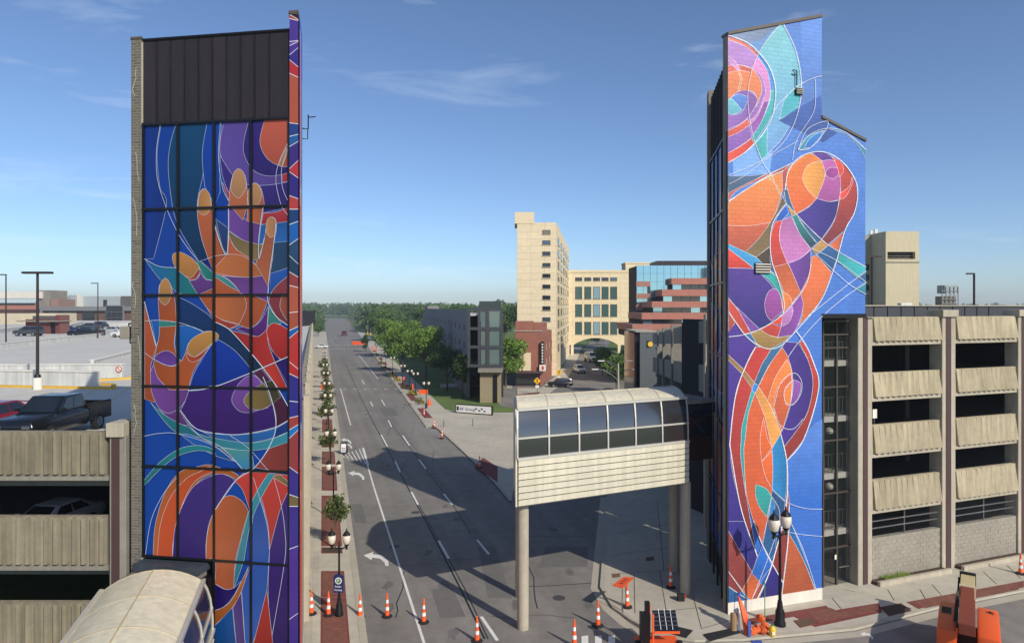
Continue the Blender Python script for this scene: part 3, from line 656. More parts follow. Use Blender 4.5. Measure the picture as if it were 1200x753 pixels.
# brick pier at the far side of the glass, runs back as a wall
def slab(mb, wall, u0, u1, z0, z1, depth, d0=0):                 # a wall running back along the street
    mb.obox(wall.pt(u0, z0, d0), wall.u*(u1-u0), sdir*depth, V((0,0,z1-z0)))
ub0, ub1 = uL(154), uL(166)
mb = MB(); slab(mb, WL, ub0, ub1, 0, zL(33.5), 4.8)
WL.quad(mb, ub0, ub1, 0, zL(35), .012); pw = mb.build('brick_pier', [m_greybrick], TL, recalc=False)
mb = MB(); slab(mb, WL, ub0-.02, ub1+.03, zL(33.5)+.003, zL(33.5)+.08, 4.9, .03); mb.build('coping', m_capd, TL)
mb = MB(); WL.box(mb, ub1, uL(167.8), 0, zL(38), -.2, .03); mb.build('pier_edge_strip', m_conc, TL)
rnd = random.Random(3)
for k in range(6):                                               # white mortar scars
    y = 90+k*75+rnd.uniform(-20, 20); x0 = 158+rnd.uniform(-2, 5); pts = [(x0, y)]
    for q in range(5): pts.append((min(164.5, max(155.5, pts[-1][0]+rnd.uniform(-3, 3))), pts[-1][1]+rnd.uniform(4, 10)))
    mb = MB()
    for t in ribbon(pts, .5): mb.face([WL.pt(*WL.hit(*p), .016) for p in t])
    mb.build('mortar_scar', mat('mortar_scar', (196,192,182), .9, .1), pw, recalc=False)
# fin: the end of the painted block wall, and the wall itself running back along the street
uf0, uf1 = uL(341), uL(351.2)
zf = zL(18)
FINW = Wall(WL.pt(uf1, 0)[:2], (WL.pt(uf1, 0)+sdir*7)[:2])
FLEN = 5.2
mb = MB(); prof = [WL.pt(uf0, 0, .1), WL.pt(uf1, 0, .1), WL.pt(uf1, 0, .1)+sdir*FLEN, WL.pt(uf0, 0, .1)+sdir*FLEN]
tops = [zf, zf, zf+1.2, zf+1.2]
vs = prof+[p+V((0,0,t)) for p, t in zip(prof, tops)]
mb.col = srgb((46,44,120)); mb.raw(vs, [(0,3,2,1), (4,5,6,7), (0,1,5,4), (1,2,6,5), (2,3,7,6), (3,0,4,7)])
FIN = [(18,'52,30,30'),(22,'182,66,50'),(25,'78,56,140'),(50,'110,76,160'),(53,'78,56,140'),(62,'60,48,130'),(76,'176,50,56'),(90,'170,84,62'),(146,'44,64,130'),(160,'40,90,150'),
       (170,'60,44,120'),(194,'176,52,58'),(206,'52,40,118'),(232,'176,60,60'),(246,'30,60,110'),(262,'34,92,166'),(284,'40,70,104'),(305,'34,60,90'),(322,'140,58,62'),(336,'170,84,62'),(366,'160,78,60'),
       (385,'36,92,160'),(392,'176,52,50'),(428,'172,46,46'),(440,'50,44,124'),(470,'52,46,126'),(488,'156,62,60'),(500,'40,110,180'),(508,'140,58,62'),(550,'58,46,126'),(580,'110,92,64'),(592,'58,44,126'),(640,'74,50,134'),(720,'66,46,130'),(800,'66,46,130')]
for i in range(len(FIN)-1):
    y0, c = FIN[i]; y1 = FIN[i+1][0]; sk = ((i*37) % 17-8)*.6 if 0 < i else 0; sk1 = (((i+1)*37) % 17-8)*.6
    mb.col = srgb(tuple(map(float, c.split(','))))
    a, b, c_, d = [WL.pt(u, WL.hit(x, y)[1], .102+i*.0004) for u, x, y in ((uf0, 341, y0+sk), (uf1, 351, y0-sk), (uf1, 351, y1-sk1+2), (uf0, 341, y1+sk1+2))]
    mb.face([a, b, c_, d])
    mb.col = srgb((226,226,232)); w = .022
    mb.face([a+WL.n*.001, b+WL.n*.001, b+WL.n*.001+V((0,0,w)), a+WL.n*.001+V((0,0,w))])
mb.build('mural_fin', m_film, TL, recalc=False)
# painted street face of that wall
mb = MB(); zz = lambda t: zf+1.2*t/FLEN
fspec = """70,120,214|0,0! 100,0! 100,100! 0,100!
232,120,170|0,2! 30,4 46,12 40,22 14,27 0,27!
240,120,70|0,26! 40,24 74,30 90,40 60,48 0,52!
84,60,150|0,52! 50,46 86,54 60,64 0,62!
236,116,66|0,62! 40,58 80,66 96,80 70,100! 0,100!
224,70,62|10,72! 40,68 60,84 40,100! 8,100!
60,176,176|60,8! 84,12 70,26 52,20"""
lay = 0
for ln in fspec.splitlines():
    cs, ps = ln.split('|'); pts = []
    for tok in ps.split(): c = tok.endswith('!'); x, y = map(float, tok.rstrip('!').split(',')); pts.append((x, y, c))
    pl = catmull(pts, True); col = srgb(tuple(map(float, cs.split(',')))); P = [V((x, y, 0)) for x, y in pl]
    f2 = lambda x, y: FINW.pt(x/100*FLEN, (1-y/100)*zz(x/100*FLEN), .003+lay*.001)
    mb.col = col
    for t in tessellate_polygon([P]): mb.face([f2(*pl[i]) for i in t], [(pl[i][0]*.05, pl[i][1]*.25) for i in t])
    mb.col = srgb((236,236,240))
    if lay:
        for t in ribbon(pl, .9, True): mb.face([f2(*p)+FINW.n*.0005 for p in t], [(p[0]*.05, p[1]*.25) for p in t])
    lay += 1
mb.build('mural_street_face', m_paintwall, TL, recalc=False)
mb = MB(); mb.prism([WL.pt(uf0-.02, zf+.001, .14), WL.pt(uf1+.03, zf+.001, .14), WL.pt(uf1+.03, zf+.001, .14)+sdir*(FLEN+.1)+V((0,0,1.21)), WL.pt(uf0-.02, zf+.001, .14)+sdir*(FLEN+.1)+V((0,0,1.21))], (0,0,.09)); mb.build('coping', m_capd, TL)
mb = MB(); q = FINW.pt(3.6, zL(120), .03)
mb.tube([q, q+FINW.n*.22, q+FINW.n*.22+V((0,0,.55))], .025, 6); mb.tube([q+FINW.n*.22+V((0,0,.45)), q+FINW.n*.5+V((0,0,.5))], .02, 6); mb.tube([q+V((0,0,-.4)), q+FINW.n*.2+V((0,0,-.4)), q+FINW.n*.2], .02, 6)
mb.build('antenna', m_black, TL)
# dark core: roof, back, floor levels
mb = MB(); slab(mb, WL, ub1+.01, uf0-.01, zt-1.2, zt-.9, 4.6, -.5); mb.build('roof', m_gravel, TL)
mb = MB(); mb.obox(WL.pt(ub0+.05, 0, 0)+sdir*4.4, WL.u*(uf1-ub0-.1), sdir*.3, V((0,0,zt-.3))); mb.build('back_wall', m_greybrick, TL)
mb = MB(); slab(mb, WL, ub1+.05, uf0-.05, .1, zt-1.3, .4, -.35); mb.build('core_wall', m_dark, TL)
# link box where the skywalk meets the tower
zl = zL(662)
mb = MB(); WL.box(mb, uc[0]-.05, uc[2]-.3, zl-.36, zl-.10, -.2, .55); mb.build('link_fascia', mat('link_metal', (64,70,78), .5, .15, 4, streak=.2), TL)
lk = MB(); WL.box(lk, uc[0]-.05, uc[2]-.32, zl-.52, zl-.38, 0, 1.25); lr = lk.build('link_roof', mat('grey_timber', (120,112,104), .9, .2, 4), TL)
for k in range(5):
    mb = MB(); WL.box(mb, uc[1]-.2, uc[2]-.40, zl-.378, zl-.35, .62+k*.12, .62+k*.12+.1); mb.build('board', mat('grey_timber', (150,140,130), .9, .25, 5), lr)
mb = MB(); WL.box(mb, uc[0], uc[2]-.05, .2, zl-.55, -.3, .3); mb.build('link_void', m_black, TL)

# ================================================================ right tower: painted block wall
WR = Wall(G(853, 722)[:2], G(963, 704)[:2])
def strR(x, y):
    xl = 850.2+(y-41)*.0086; x1 = 957.5+(y-20)*.0165; x2 = 1012.7+(y-166)*.0134
    if x <= x1: X = 853+(x-xl)/(x1-xl)*110
    else: X = 963+(x-x1)/(x2-x1)*51
    return WR.hit(X, y)
TR = thing('mural_tower', 'windowless painted block tower with a curving mural of a bowed figure', 'tower', WR.pt(WR.L/2, 0, -2))
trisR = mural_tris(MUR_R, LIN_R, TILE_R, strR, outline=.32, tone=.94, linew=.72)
uR1 = WR.L; uR2 = WR.hu(1014); zb = WR.hit(963, 688)[1]
z0l, z0r = WR.hit(853, 41)[1], WR.hit(963, 20)[1]; z1l, z1r = WR.hit(963, 138.5)[1], WR.hit(1014, 166)[1]; zo = WR.hit(985, 367.5)[1]
def above(u0, z0, u1, z1):                                        # half plane below the line
    dx, dz = u1-u0, z1-z0; return (dz, -dx, -(dz*u0-dx*z0))
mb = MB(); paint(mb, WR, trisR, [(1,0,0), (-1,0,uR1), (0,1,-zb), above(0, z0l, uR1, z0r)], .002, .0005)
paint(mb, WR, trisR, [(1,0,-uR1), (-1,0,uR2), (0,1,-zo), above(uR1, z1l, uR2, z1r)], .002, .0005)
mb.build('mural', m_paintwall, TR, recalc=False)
mb = MB(); WR.poly(mb, [(0,0), (uR1,0), (uR1,z0r), (0,z0l)], -.4, 0); mb.build('block_wall', m_concd, TR)
mb = MB(); WR.poly(mb, [(uR1+.002,zo), (uR2,zo), (uR2,z1r), (uR1+.002,z1l)], -.4, -.003); mb.build('overhang_wall', m_concd, TR)
mb = MB(); WR.box(mb, -.01, uR1+.01, 0, zb, .0, .035); mb.build('base_band', m_white, TR)
for a, za, b, zb_ in ((0, z0l, uR1, z0r), (uR1, z1l, uR2, z1r)):
    mb = MB(); WR.poly(mb, [(a-.02, za), (b+.03, zb_), (b+.03, zb_+.14), (a-.02, za+.14)], -.5, .07); mb.build('coping', m_capd, TR)
mb = MB(); WR.box(mb, uR1-.02, uR2+.05, zo-.22, zo, -1.8, .02); mb.build('overhang_soffit', m_black, TR)
def louvre(px0, px1, py0, py1, n):
    u0, z1 = strR(px0, py0); u1, z0 = strR(px1, py1); mb = MB(); WR.box(mb, u0, u1, z0, z1, 0, .07); fr = mb.build('louvre', m_dark, TR)
    h = (z1-z0)/n
    for k in range(n):
        mb = MB(); mb.obox(WR.pt(u0+.01, z0+k*h+.02, .15), WR.u*(u1-u0-.02), V((0,0,h*.45))-WR.n*.05, WR.n*.02+V((0,0,.02))); mb.build('slat', mat('louvre_metal', (190,184,172), .5, .1), fr)
louvre(927.7, 936, 103, 112, 4); louvre(882.8, 901, 308, 320.5, 4)
mb = MB(); u, z = strR(928.5, 101); p = WR.pt(u, z, .1); mb.tube([p, p+V((0,0,.75))], .03, 6); mb.tube([p+V((0,0,.55)), p+V((-.28,0,.57))], .02, 6); mb.tube([p+V((0,0,.74)), p+V((-.2,0,.8))], .02, 6); mb.build('antenna', m_black, TR)
# glass side with the hand mural seen at a glancing angle
WG = Wall(WR.pt(0, 0)[:2], G(831, 654)[:2])
def mapG(x, y):
    return ((338.5-x)/(338.5-169)*(WG.L-1.1)+.15, WR.hit(853, 62)[1]-.1-(y-30)/(661-30)*(22))
gz = [mapG(0, y)[1] for y in (138.6, 241, 345, 455, 552, 661, 752)]; gu = [mapG(x, 0)[0] for x in cols_px[::-1]]
trisG = mural_tris(MUR_L, LIN_L, TILE_L, mapG, outline=.4)
for r in range(6):
    for c in range(4):
        mb = MB(); mb.col = srgb((20,50,110)); WG.box(mb, gu[c], gu[c+1], gz[r+1], gz[r], -.05, 0); mb.uv = [None]*len(mb.f)
        paint(mb, WG, trisG, rect_planes(gu[c], gu[c+1], gz[r+1], gz[r]), .002, .0005); mb.build('window_pane', m_film, TR, recalc=False)
for u in gu:
    mb = MB(); WG.box(mb, max(u-.05, .06), max(u+.05, .14), 0, gz[0]+.1, -.005, .09); mb.build('mullion', m_mull, TR)
for z in gz:
    mb = MB(); WG.box(mb, gu[0]-.0, gu[-1]+.1, z-.05, z+.05, -.004, .085); mb.build('transom', m_mull, TR)
gt = WR.hit(853, 66)[1]
for k in range(11):
    a = .12+k*(WG.L-1.0)/11; mb = MB(); WG.box(mb, a+.01, a+(WG.L-1.0)/11-.01, gz[0]+.1, gt, -.06, 0); WG.box(mb, a, a+.04, gz[0]+.1, gt-.05, 0, .06); mb.build('metal_panel', m_brown, TR)
mb = MB(); WG.box(mb, WG.L-.75, WG.L, 0, gt+.55, -.5, .12); WG.quad(mb, WG.L-.75, WG.L, 0, gt+.5, .13); mb.build('brick_pier', m_greybrick, TR, recalc=False)
mb = MB(); WG.box(mb, .6, WG.L-.7, 0, gt-.05, -.5, -.2); mb.build('core_wall', m_dark, TR)
bk = [WR.pt(.3, 0, -.42), WR.pt(uR2-.1, 0, -.42), WR.pt(uR2-.1, 0, -6.5), WG.pt(WG.L-.1, 0, -.3)]
mb = MB(); mb.prism([p+V((0,0,zo+.3)) for p in bk], (0,0,z1r-.8-zo)); mb.build('upper_core', m_concd, TR)
bk2 = [WR.pt(.3, 0, -.42), WR.pt(uR1-.1, 0, -.42), WR.pt(uR1-.1, 0, -6), WG.pt(WG.L-.1, 0, -.3)]
mb = MB(); mb.prism([p+V((0,0,.05)) for p in bk2], (0,0,zo+.2)); mb.build('lower_core', m_dark, TR)
mb = MB(); mb.prism([p+V((0,0,z1r-.4)) for p in bk2], (0,0,gt-z1r-.3)); mb.build('top_core', m_concd, TR)
# stair well behind glass
WS = Wall(G(964, 690)[:2], G(1008, 681.5)[:2])
ST = thing('glazed_stairwell', 'glazed open stairwell with white landings between mural wall and garage', 'stairwell', WS.pt(WS.L/2, 0, -1))
zS = lambda y: WS.hit(985, y)[1]
sx = [WS.hu(964), WS.hu(980), WS.hu(1001.5)]; sz = [zS(y) for y in (376, 391.6, 407, 452.5, 514.6, 576, 639.6)]+[.06]
for r in range(7):
    for c in range(2):
        mb = MB(); WS.box(mb, sx[c]+.02, sx[c+1]-.02, sz[r+1]+.02, sz[r]-.02, -.02, 0); mb.build('window_pane', m_clear, ST)
for u in sx: mb = MB(); WS.box(mb, u-.05, u+.05, .02, sz[0], -.06, .06); mb.build('mullion', mat('stair_frame', (70,62,54), .5, .1), ST)
for z in sz: mb = MB(); WS.box(mb, sx[0], sx[-1], z-.045, z+.045, -.06, .055); mb.build('transom', mat('stair_frame', (70,62,54), .5, .1), ST)
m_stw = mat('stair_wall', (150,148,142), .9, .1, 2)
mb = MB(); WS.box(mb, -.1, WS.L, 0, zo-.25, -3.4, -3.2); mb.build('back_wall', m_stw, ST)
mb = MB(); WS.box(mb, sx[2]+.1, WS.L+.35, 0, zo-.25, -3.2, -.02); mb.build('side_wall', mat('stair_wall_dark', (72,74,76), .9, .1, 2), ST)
lz = [zS(y) for y in (425.5, 490.5, 557, 623)]
for z in lz:
    mb = MB(); WS.box(mb, sx[0], sx[2]-.05, z-.15, z+.15, -1.15, -.08); ld = mb.build('landing', mat('landing_white', (234,228,212), .8, .08, 3), ST)
    mb = MB()
    for k in range(9): u = sx[0]+.1+(sx[2]-sx[0]-.25)*k/8; mb.tube([WS.pt(u, z+.13, -.2), WS.pt(u, z+1.15, -.2)], .014, 4)
    mb.tube([WS.pt(sx[0]+.05, z+1.15, -.2), WS.pt(sx[2]-.1, z+1.15, -.2)], .025, 6); mb.tube([WS.pt(sx[0]+.05, z+.3, -.2), WS.pt(sx[2]-.1, z+.3, -.2)], .02, 6)
    mb.build('railing', m_steel, ST)
    mb = MB(); ns = 9
    for k in range(ns): WS.box(mb, sx[0]+.1, sx[0]+.95, z+.13+k*.165, z+.13+(k+1)*.165, -1.2-(k+1)*.2, -1.2-k*.2)
    mb.build('stair_flight', m_stw, ST)
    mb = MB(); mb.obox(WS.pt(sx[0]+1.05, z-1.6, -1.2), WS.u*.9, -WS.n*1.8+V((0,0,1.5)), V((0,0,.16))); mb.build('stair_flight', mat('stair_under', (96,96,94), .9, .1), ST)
for y in (505, 570):
    mb = MB(); p = WS.pt((sx[0]+sx[1])/2+.3, zS(y), -.3); mb.lathe([(.02,-.2), (.18,-.12), (.23,0), (.18,.12), (.02,.2)], p, 12); mb.build('globe_light', mat('globe_white', (214,206,186), .5, 0), ST, smooth=True)
mb = MB(); WS.box(mb, sx[1]+.12, sx[2]-.08, 1.02, 1.08, 0, .1); mb.build('door_push_bar', m_steel, ST)
mb = MB(); WS.box(mb, sx[1]-.18, sx[1]-.05, 1.5, 1.75, .06, .07); mb.build('notice', m_white, ST)
# ================================================================ ground, roads, pavements
m_asph = mat('asphalt', (126,121,114), .92, .17, 1.1, bump=.35, bscale=40, wear=.16)
m_asph2 = mat('asphalt_patch', (108,105,100), .92, .12, 2, bump=.35, bscale=40)
m_grass = mat('grass', (92,112,48), .95, .25, 1.2, bump=.5, bscale=25)
m_side = mat('pavement_concrete', (182,174,156), .9, .14, 1.6, bump=.2, bscale=30, ov=.06)
m_kerb = mat('kerb_concrete', (176,168,150), .9, .1, 2, bump=.2)
m_mark = mat('road_paint', (222,220,212), .8, .12, 6)
m_tar = mat('tar_seal', (34,34,35), .7, .1, 4)
m_yel = mat('yellow_paint', (214,170,60), .75, .12, 4)
m_pav = brickmat('brick_pavers', (142,86,68), (118,70,56), (96,72,62), .2, .1, .01)
m_pavd = mat('paver_border', (120,62,54), .85, .12, 4, bump=.2)
m_soil = mat('soil', (74,58,44), .95, .25, 4, bump=.6)
struct(sheet('ground', [(-9000,-300), (9000,-300), (9000,12000), (-9000,12000)], -.02, m_grass))
KL = lambda D: V((-6.7-.277*(D-30.5), D, 0)); KR = lambda D: V((-10.6-.2535*(D-85.7), D, 0))
WX = lambda D: -7.25-.29*(D-23.3)
road = struct(sheet('road', [KL(4), KL(90), KL(930), KR(930), KR(86), G(517,500), G(549,528), G(586,562), (-.2,56), (.9,64), (1.8,100), (-2,104), (-2,150), (11,150), (13.6,167), (25,240), (60,460), (70,460), (33,240), (22.5,160), (40,150), (40,105), (14,100), (13,60), (9.5,54), (7,38), (8,35), (9.5,33), (10.4,32.6), (15.9,33.4), (21.3,35.7), (27,37.7), (40,42.5), (40,4)], 0, m_asph))
def strip(name, pl, w, z, m, parent):
    """painted line: world polyline, width in metres"""
    mb = MB()
    for t in ribbon([(p[0], p[1]) for p in pl], w): mb.face([V((a, b, z)) for a, b in t])
    o = mb.build(name, m, parent, recalc=False)
    for p in o.data.polygons:
        if p.normal.z < 0: p.flip()
    return o
def gl(*pp): return [G(x, y) for x, y in pp]
strip('lane_line', gl((497,753), (438,570), (425,525)), .13, .008, m_mark, road)
for a, b in (((446.5,509),(454,523)), ((463,540),(469,553)), ((482,576),(490,591)), ((514,633),(526,654)), ((564,722),(583,750)), ((472,510),(480,522)), ((491,538),(499,549)), ((520,578),(530,591)), ((559,632),(573,649)), ((434,470),(437,476)), ((424,445),(427,450)), ((455,492),(459,500)), ((447,468),(451,475))):
    strip('lane_dash', gl(a, b), .16, .008, m_mark, road)
strip('lane_line', gl((411,498), (399,455)), .14, .008, m_mark, road); strip('lane_line', gl((443,444), (420,415)), .14, .008, m_mark, road)
strip('tar_line', gl((568,748), (540,690), (505,622), (470,556), (450,518), (436,492), (420,460), (405,425)), .10, .004, m_tar, road)
strip('tar_line', gl((572,748), (545,690), (508,622), (486,582)), .06, .0045, m_tar, road); strip('tar_line', gl((552,625), (530,590), (477,520), (455,492)), .06, .004, m_tar, road)
strip('tar_line', gl((612,687), (640,686), (672,684), (703,682)), .07, .004, m_tar, road)
for px0, px1, py in ((381, 433, 404), (383, 440, 409)):
    n = 12
    for k in range(n):
        a = px0+(px1-px0)*k/n; strip('crossing_bar', gl((a, py), (a+2.4, py)), .8, .008, m_mark, road)
for k in range(7): a = 390+k*12; strip('stop_dash', gl((a, 455.5), (a+4, 455.5)), .5, .008, m_mark, road)
# hatched gore and turn arrows
strip('gore_edge', gl((396,534), (426,524), (432,545), (398,534)), .12, .009, m_mark, road)
for k in range(6): strip('gore_bar', gl((399+k*4.4, 532.6-k*1.35), (404+k*4.9, 535+k*1.6)), .1, .0085, m_mark, road)
def arrow(cx, cy, s):
    pts = [(-16,-2), (-4,-6), (-5,-3.2), (6,-2), (14,5), (14.5,11), (10.5,11), (9.5,7), (4,2.2), (-5.5,1), (-6.5,4)]
    P = [G(cx+a*s, cy+b*s) for a, b in pts]; mb = MB()
    for t in tessellate_polygon([[V((p.x, p.y, .008)) for p in P]]): mb.face([V((P[i].x, P[i].y, .008)) for i in t])
    o = mb.build('turn_arrow', m_mark, road, recalc=False)
    for p in o.data.polygons:
        if p.normal.z < 0: p.flip()
arrow(441.5, 652, .96); arrow(418, 555, .62); arrow(406, 515.5, .4); arrow(407, 521, .4)
for x0 in (681.5, 697.3, 713): 
    a, b, c, d = G(x0, 745), G(x0+7.8, 744), G(x0+8.4, 790), G(x0-.2, 790); o = sheet('crosswalk_bar', [a, b, c, d], .008, m_mark, road)
for k in range(11): a = 642+k*8.4; strip('stop_dash', gl((a, 461.5-k*.25), (a+3.6, 461.2-k*.25)), .8, .008, m_mark, road)
arrow(1016, 743, .5)
sheet('asphalt_patch', gl((560,640), (580,640), (600,700), (572,700)), .003, m_asph2, road)
rr = random.Random(31)
for k in range(26):                                              # sealed cracks
    d0 = rr.uniform(32, 120); x0_ = KL(d0).x+rr.uniform(.6, 11); pl = [(x0_, d0)]
    ln = rr.random() < .5
    for q in range(6): pl.append((pl[-1][0]+(rr.uniform(-.25,.1) if ln else rr.uniform(.3,1.1)), pl[-1][1]+(rr.uniform(.6,1.6) if ln else rr.uniform(-.3,.3))))
    strip('sealed_crack', pl, rr.uniform(.025, .06), .0035+k*.00006, m_tar, road)
for px_, py_ in ((487,600), (462,640), (430,485), (648,620), (655,700)):
    c = G(px_, py_); mb = MB(); mb.lathe([(.33,.002), (.33,.007)], (c.x, c.y, 0), 18); mb.build('manhole_cover', mat('iron_cover', (70,66,62), .6, .2, 8), road)
m_oil = mat('oil_stain', (106,102,97), .85, .2, 3)
for k in range(13):
    d0 = rr.uniform(31, 75); c = V((KL(d0).x+rr.choice((1.6,4.6,7.8))+rr.uniform(-.4,.4) if k < 11 else rr.uniform(.8,4.2), d0 if k < 11 else rr.uniform(31,40), 0)); n_ = 14; rad = [rr.uniform(.18,.5) for _ in range(n_)]
    sheet('oil_stain', [(c.x+math.cos(6.283*i/n_)*rad[i]*.7, c.y+math.sin(6.283*i/n_)*rad[i]*1.6) for i in range(n_)], .0026+k*.00004, m_oil, road)
for pp in (((505,690),(530,688),(546,722),(516,724)), ((412,590),(424,590),(430,612),(416,612)), ((640,640),(690,640),(688,664),(630,664)), ((446,478),(462,478),(468,487),(450,487))):
    sheet('asphalt_patch', gl(*pp), .0022, m_asph2, road)
# left pavement
sl_ = struct(sheet('pavement_left', [(WX(4), 4), (WX(420), 420), KL(420), KL(4)], .11, m_side, thick=.1))
strip('kerb', [KL(d)+V((.08,0,0)) for d in (4, 60, 420)], .34, .125, m_kerb, sl_)
slabw = lambda D: (WX(D)+.05, KL(D).x-2.05)
D = 26.0; proto = None
L0 = 1.75; x0, x1 = slabw(30); dx = -.283*L0
for k in range(44):
    d0 = 26+k*L0; xa, xb = WX(d0)+.06, KL(d0).x-1.95
    mid = (xa+xb)/2
    for a, b in ((xa, mid), (mid, xb)):
        sheet('paving_slab', [(a+.012, d0+.012), (b-.012, d0+.012), (b+dx-.012, d0+L0-.012), (a+dx+.012, d0+L0-.012)], .128, m_side, sl_, thick=.02)
def pavers(d0, d1, pit=False, parent=sl_):
    q = [KL(d0)+V((-1.85,0,0)), KL(d0)+V((-.55,0,0)), KL(d1)+V((-.55,0,0)), KL(d1)+V((-1.85,0,0))]
    b = sheet('paver_border', q, .124, m_pavd, parent, thick=.02)
    c = sum(q, V((0,0,0)))/4; q2 = [c+(p-c)*.86 for p in q]; mb = MB()
    mb.face([V((p.x, p.y, .128)) for p in q2], [(p.x, p.y) for p in q2]); mb.build('brick_paving', m_soil if pit else m_pav, parent, recalc=False)
for k, (y0, y1) in enumerate(((790,702), (701.5,671), (641.5,582), (576,548), (545,530), (525,512), (507,492), (488,476), (470,462), (456,448), (444,436))):
    pavers(G(0, y0).y, G(0, y1).y)
pavers(G(0, 706).y*0+G(0,650).y, G(0, 643).y, True)
# far pavement, planting strip and plaza
sr = struct(sheet('pavement_right', [KR(86)+V((0,-1,0)), KR(420), KR(420)+V((4.2,0,0)), KR(92)+V((4.4,0,0))], .10, m_side, thick=.1))
strip('kerb', [KR(86), KR(250), KR(420)], .3, .115, m_kerb, sr)
for k in range(9):
    d0 = 92+k*17; q = [KR(d0)+V((.4,0,0)), KR(d0)+V((1.5,0,0)), KR(d0+9)+V((1.5,0,0)), KR(d0+9)+V((.4,0,0))]
    sheet('paver_border', q, .112, m_pavd, sr, thick=.02)
plz = struct(sheet('plaza', [G(494,489), G(515,503), G(545,530), G(581,566), G(599,588), (.5,62), (1.2,84), (1.0,97), G(540,484), G(512,478)], .09, m_side, thick=.09))
sheet('paver_border', gl((556,548), (566,537), (583,548), (583,566)), .115, m_pavd, plz, thick=.02)
strip('kerb', gl((494,489.5), (515,503.5), (545,530.5), (581,566.5), (599,588)), .3, .11, m_kerb, plz)
for d in (66, 74, 82, 89): strip('slab_joint', [(-9, d+4), (1, d)], .04, .094, m_tar, plz)
path = struct(sheet('garden_path', gl((516,450), (534,449), (600,452), (600,455), (534,453), (516,454)), .02, m_side))
strip('kerb', [(.45,62), (1.4,100)], .3, .11, m_kerb, road)
# right pavement round the tower corner
PV = [(7.5,54), (4.7,36.4), (5.0,34), (5.6,32.7), (6.5,31.2), (8.2,30.6), (10.4,30.7), (15.9,31.7), (21.3,34), (27,36), (40,40.6), (40,56), (12,60)]
pr = struct(sheet('pavement_corner', PV, .12, m_side, thick=.11))
strip('gutter', [(x-.25 if i < 6 else x+.1, y-(.0 if i < 3 else .32)) for i, (x, y) in enumerate(PV[:11])], .5, .006, m_kerb, road)
strip('kerb', [(x+.1 if i < 4 else x, y+(.12 if i > 2 else 0)) for i, (x, y) in enumerate(PV[:11])], .22, .128, m_kerb, pr)
def jl(*pp): return [G(x, y, .12) for x, y in pp]
for a, b in (((716,672),(777,668)), ((743,672),(744,718)), ((773,668),(783,730)), ((777,668),(790,664)), ((812,697),(822,736)), ((720,625),(790,612)), ((716,650),(792,640)), ((770,585),(778,668)), ((822,736),(856,726)), ((783,715),(822,711))):
    strip('slab_joint', jl(a, b), .035, .124, m_tar, pr)
for a, b in (((1086,704),(1078,690)), ((1104,698),(1092,684)), ((1136,690),(1122,676)), ((1168,684),(1152,669)), ((1196,677),(1180,662)), ((1048,703),(1040,690)), ((1002,693),(990,690)), ((990,718),(975,700))):
    strip('slab_joint', jl(a, b), .04, .124, m_tar, pr)
def paver_px(pts, m=m_pav, z=.126, border=True):
    q = [G(x, y, .12) for x, y in pts]
    if border: sheet('paver_border', q, z, m_pavd, pr, thick=.03)
    c = sum(q, V((0,0,0)))/len(q); q2 = [c+(p-c)*.9 for p in q]; mb = MB(); [mb.face([V((q2[i].x, q2[i].y, z+.004)) for i in t], [(q2[i].x, q2[i].y) for i in t]) for t in tessellate_polygon([q2])]; mb.build('brick_paving', m, pr, recalc=False)
paver_px([(873,725), (968,709), (975,715), (1030,706), (1034,717), (955,734), (930,722), (878,731)], m_pavd)
paver_px([(944,716), (972,711.5), (984,716.5), (1028,708), (1031,715.5), (958,731)], z=.136)
paver_px([(1062,705), (1200,680), (1200,690), (1078,714)]); paver_px([(1030,711), (1056,706), (1070,716), (1042,722)], m_soil)
paver_px([(930,727), (952,723), (956,731), (938,735)], mat('grate', (92,74,54), .7, .2), .146)
for x, y in ((761.5,654.5), (722,674)): paver_px([(x-5.5,y-2), (x+5,y-3.2), (x+5.5,y+1.8), (x-5,y+3)], mat('cover', (112,82,58), .8, .15), .126, False)

# ================================================================ left garage (deck, facade, street wall)
DK = 9.8
GL_ = thing('parking_garage', 'low open parking garage with weathered ribbed panels and rooftop parking deck', 'garage', (-20, 30, 0))
m_deck = mat('deck_concrete', (196,192,182), .9, .08, .5, bump=.15, bscale=8)
sheet('parking_deck', [(-340,24.8), (-13.6,24.8), (WX(29)-.3-1.2,29.2), (WX(29.2)-.35,29.2), (WX(272)-.3,272), (-340,272)], DK, m_deck, GL_, thick=.35)
WF = Wall((-34, 24.4), (-13.35, 24.4)); zF = lambda y: H-(y-HY)/F*24.4; uF = WF.hu
for y0, y1 in ((505.5, 557), (605, 662), (706, 764)):
    mb = MB(); z1, z0 = zF(y0), zF(y1); u1 = uF(125); WF.box(mb, 0, u1, z0, z1, -.25, 0)
    k = 0
    while u1-.08-k*.33 > uF(-60): a = u1-.02-k*.33; WF.poly(mb, [], 0, 0) if 0 else mb.prism([WF.pt(a, z0+.08, 0), WF.pt(a-.03, z0+.08, .15), WF.pt(a-.15, z0+.08, .15), WF.pt(a-.18, z0+.08, 0)], (0,0,z1-z0-.09)); k += 1
    mb.build('spandrel_panel', m_ribL, GL_)
    mb = MB(); WF.box(mb, 0, uF(128), z0-.16, z0-.005, -.3, .06); mb.build('ledge', m_concd, GL_)
for z in (zF(557)-.45, zF(662)-.45): mb = MB(); mb.box(-60, -14.2, 24.75, 43, z, z+.3); mb.build('floor_slab', m_int, GL_)
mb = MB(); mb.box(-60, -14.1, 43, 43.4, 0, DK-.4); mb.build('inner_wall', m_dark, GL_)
mb = MB(); mb.box(-14.15, -13.95, 25, 43, 0, DK-.4); mb.build('inner_wall', m_int, GL_)
